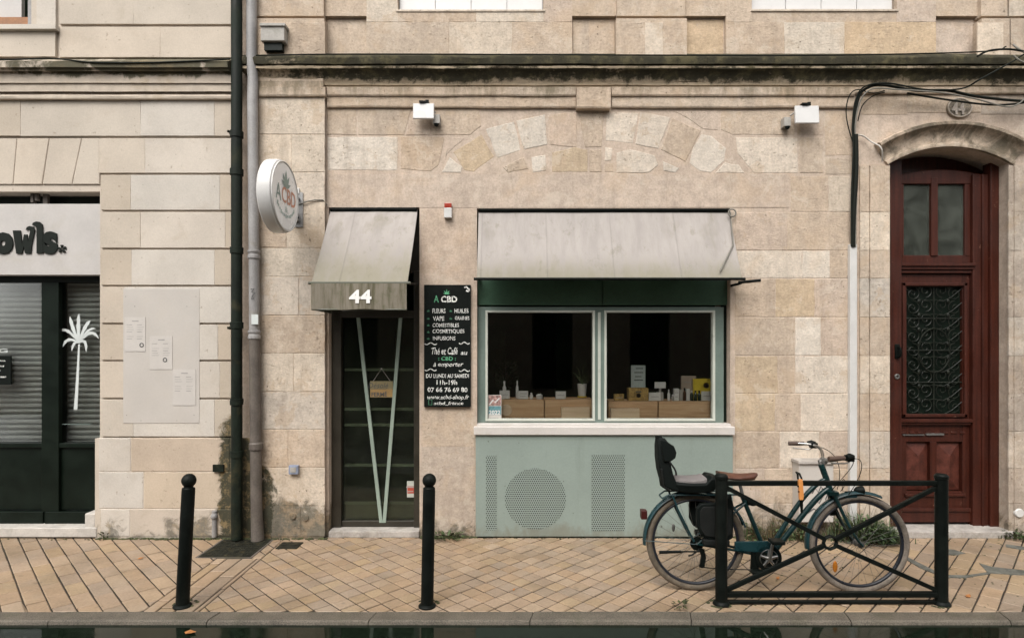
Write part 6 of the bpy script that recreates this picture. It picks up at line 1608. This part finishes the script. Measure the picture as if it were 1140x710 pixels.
# ------------------------------------------------------------------ camera, sky, sun
cam = bpy.data.cameras.new('camera'); co = bpy.data.objects.new('camera', cam); C.objects.link(co)
co.location = (0, -D0, CH); co.rotation_euler = (R(90), 0, 0)
cam.sensor_width = 36; cam.lens = 36*F/1140; cam.shift_y = (HY-355)/1140; cam.clip_end = 300; cam.clip_start = .05
sc = bpy.context.scene; sc.camera = co
wd = bpy.data.worlds.new('World'); sc.world = wd; wd.use_nodes = True
nt = wd.node_tree; bg = nt.nodes['Background']
sky = nt.nodes.new('ShaderNodeTexSky'); sky.sky_type = 'NISHITA'; sky.sun_disc = False; sky.sun_elevation = R(52); sky.sun_rotation = R(200)
sky.air_density = 1.0; sky.dust_density = 4.0; sky.ozone_density = .6; sky.altitude = 20
hs = nt.nodes.new('ShaderNodeHueSaturation'); hs.inputs['Saturation'].default_value = .06
nt.links.new(sky.outputs[0], hs.inputs['Color']); nt.links.new(hs.outputs[0], bg.inputs['Color']); bg.inputs['Strength'].default_value = .13
sl = bpy.data.lights.new('sun', 'SUN'); so = bpy.data.objects.new('sun', sl); C.objects.link(so)
sl.energy = 1.0; sl.angle = R(40); sl.color = (1.0, .93, .84)
az, el = R(200), R(52)
dv = Vector((math.sin(az)*math.cos(el), math.cos(az)*math.cos(el), math.sin(el)))
so.rotation_euler = dv.to_track_quat('Z', 'Y').to_euler()
sc.view_settings.view_transform = 'Standard'; sc.view_settings.look = 'None'; sc.view_settings.gamma = 1.0; sc.view_settings.exposure = 1.0
sc.view_settings.use_curve_mapping = False
sc.cycles.use_denoising = True
sc.cycles.max_bounces = 8; sc.cycles.transparent_max_bounces = 12

# ------------------------------------------------------------------ tidy: one piece per part, single part things become one mesh
def split_islands(o):
    me = o.data; n = len(me.vertices); par = list(range(n))
    def find(i):
        while par[i] != i: par[i] = par[par[i]]; i = par[i]
        return i
    for e in me.edges:
        a, b_ = find(e.vertices[0]), find(e.vertices[1])
        if a != b_: par[a] = b_
    roots = sorted({find(i) for i in range(n)})
    if len(roots) < 2 or len(roots) > 16: return
    for k_, r_0 in enumerate(roots):
        tgt = o if k_ == len(roots)-1 else o.copy()
        nm = me.copy(); bm = bmesh.new(); bm.from_mesh(nm); bm.verts.ensure_lookup_table()
        bmesh.ops.delete(bm, geom=[bm.verts[i] for i in range(n) if find(i) != r_0], context='VERTS'); bm.to_mesh(nm); bm.free()
        if tgt is not o: C.objects.link(tgt); tgt.parent = o.parent
        tgt.data = nm
for o in list(C.objects):
    if o.type == 'MESH' and o.name.split('.')[0] in ('collar', 'harness', 'head_wing', 'foot_rest', 'screw', 'folding_arm', 'leg_guard', 'security_bar', 'glazing_bar', 'window_ledge', 'door_panel'): split_islands(o)
for o in list(C.objects):
    if o.type == 'EMPTY' and len(o.children) == 1 and not o.children[0].children and o.parent is None:
        c = o.children[0]; nm = o.name; loc = o.location.copy()
        for key in ('label', 'category', 'group'):
            if key in o: c[key] = o[key]
        c.parent = None; c.location = loc; c.rotation_euler = o.rotation_euler
        bpy.data.objects.remove(o); c.name = nm
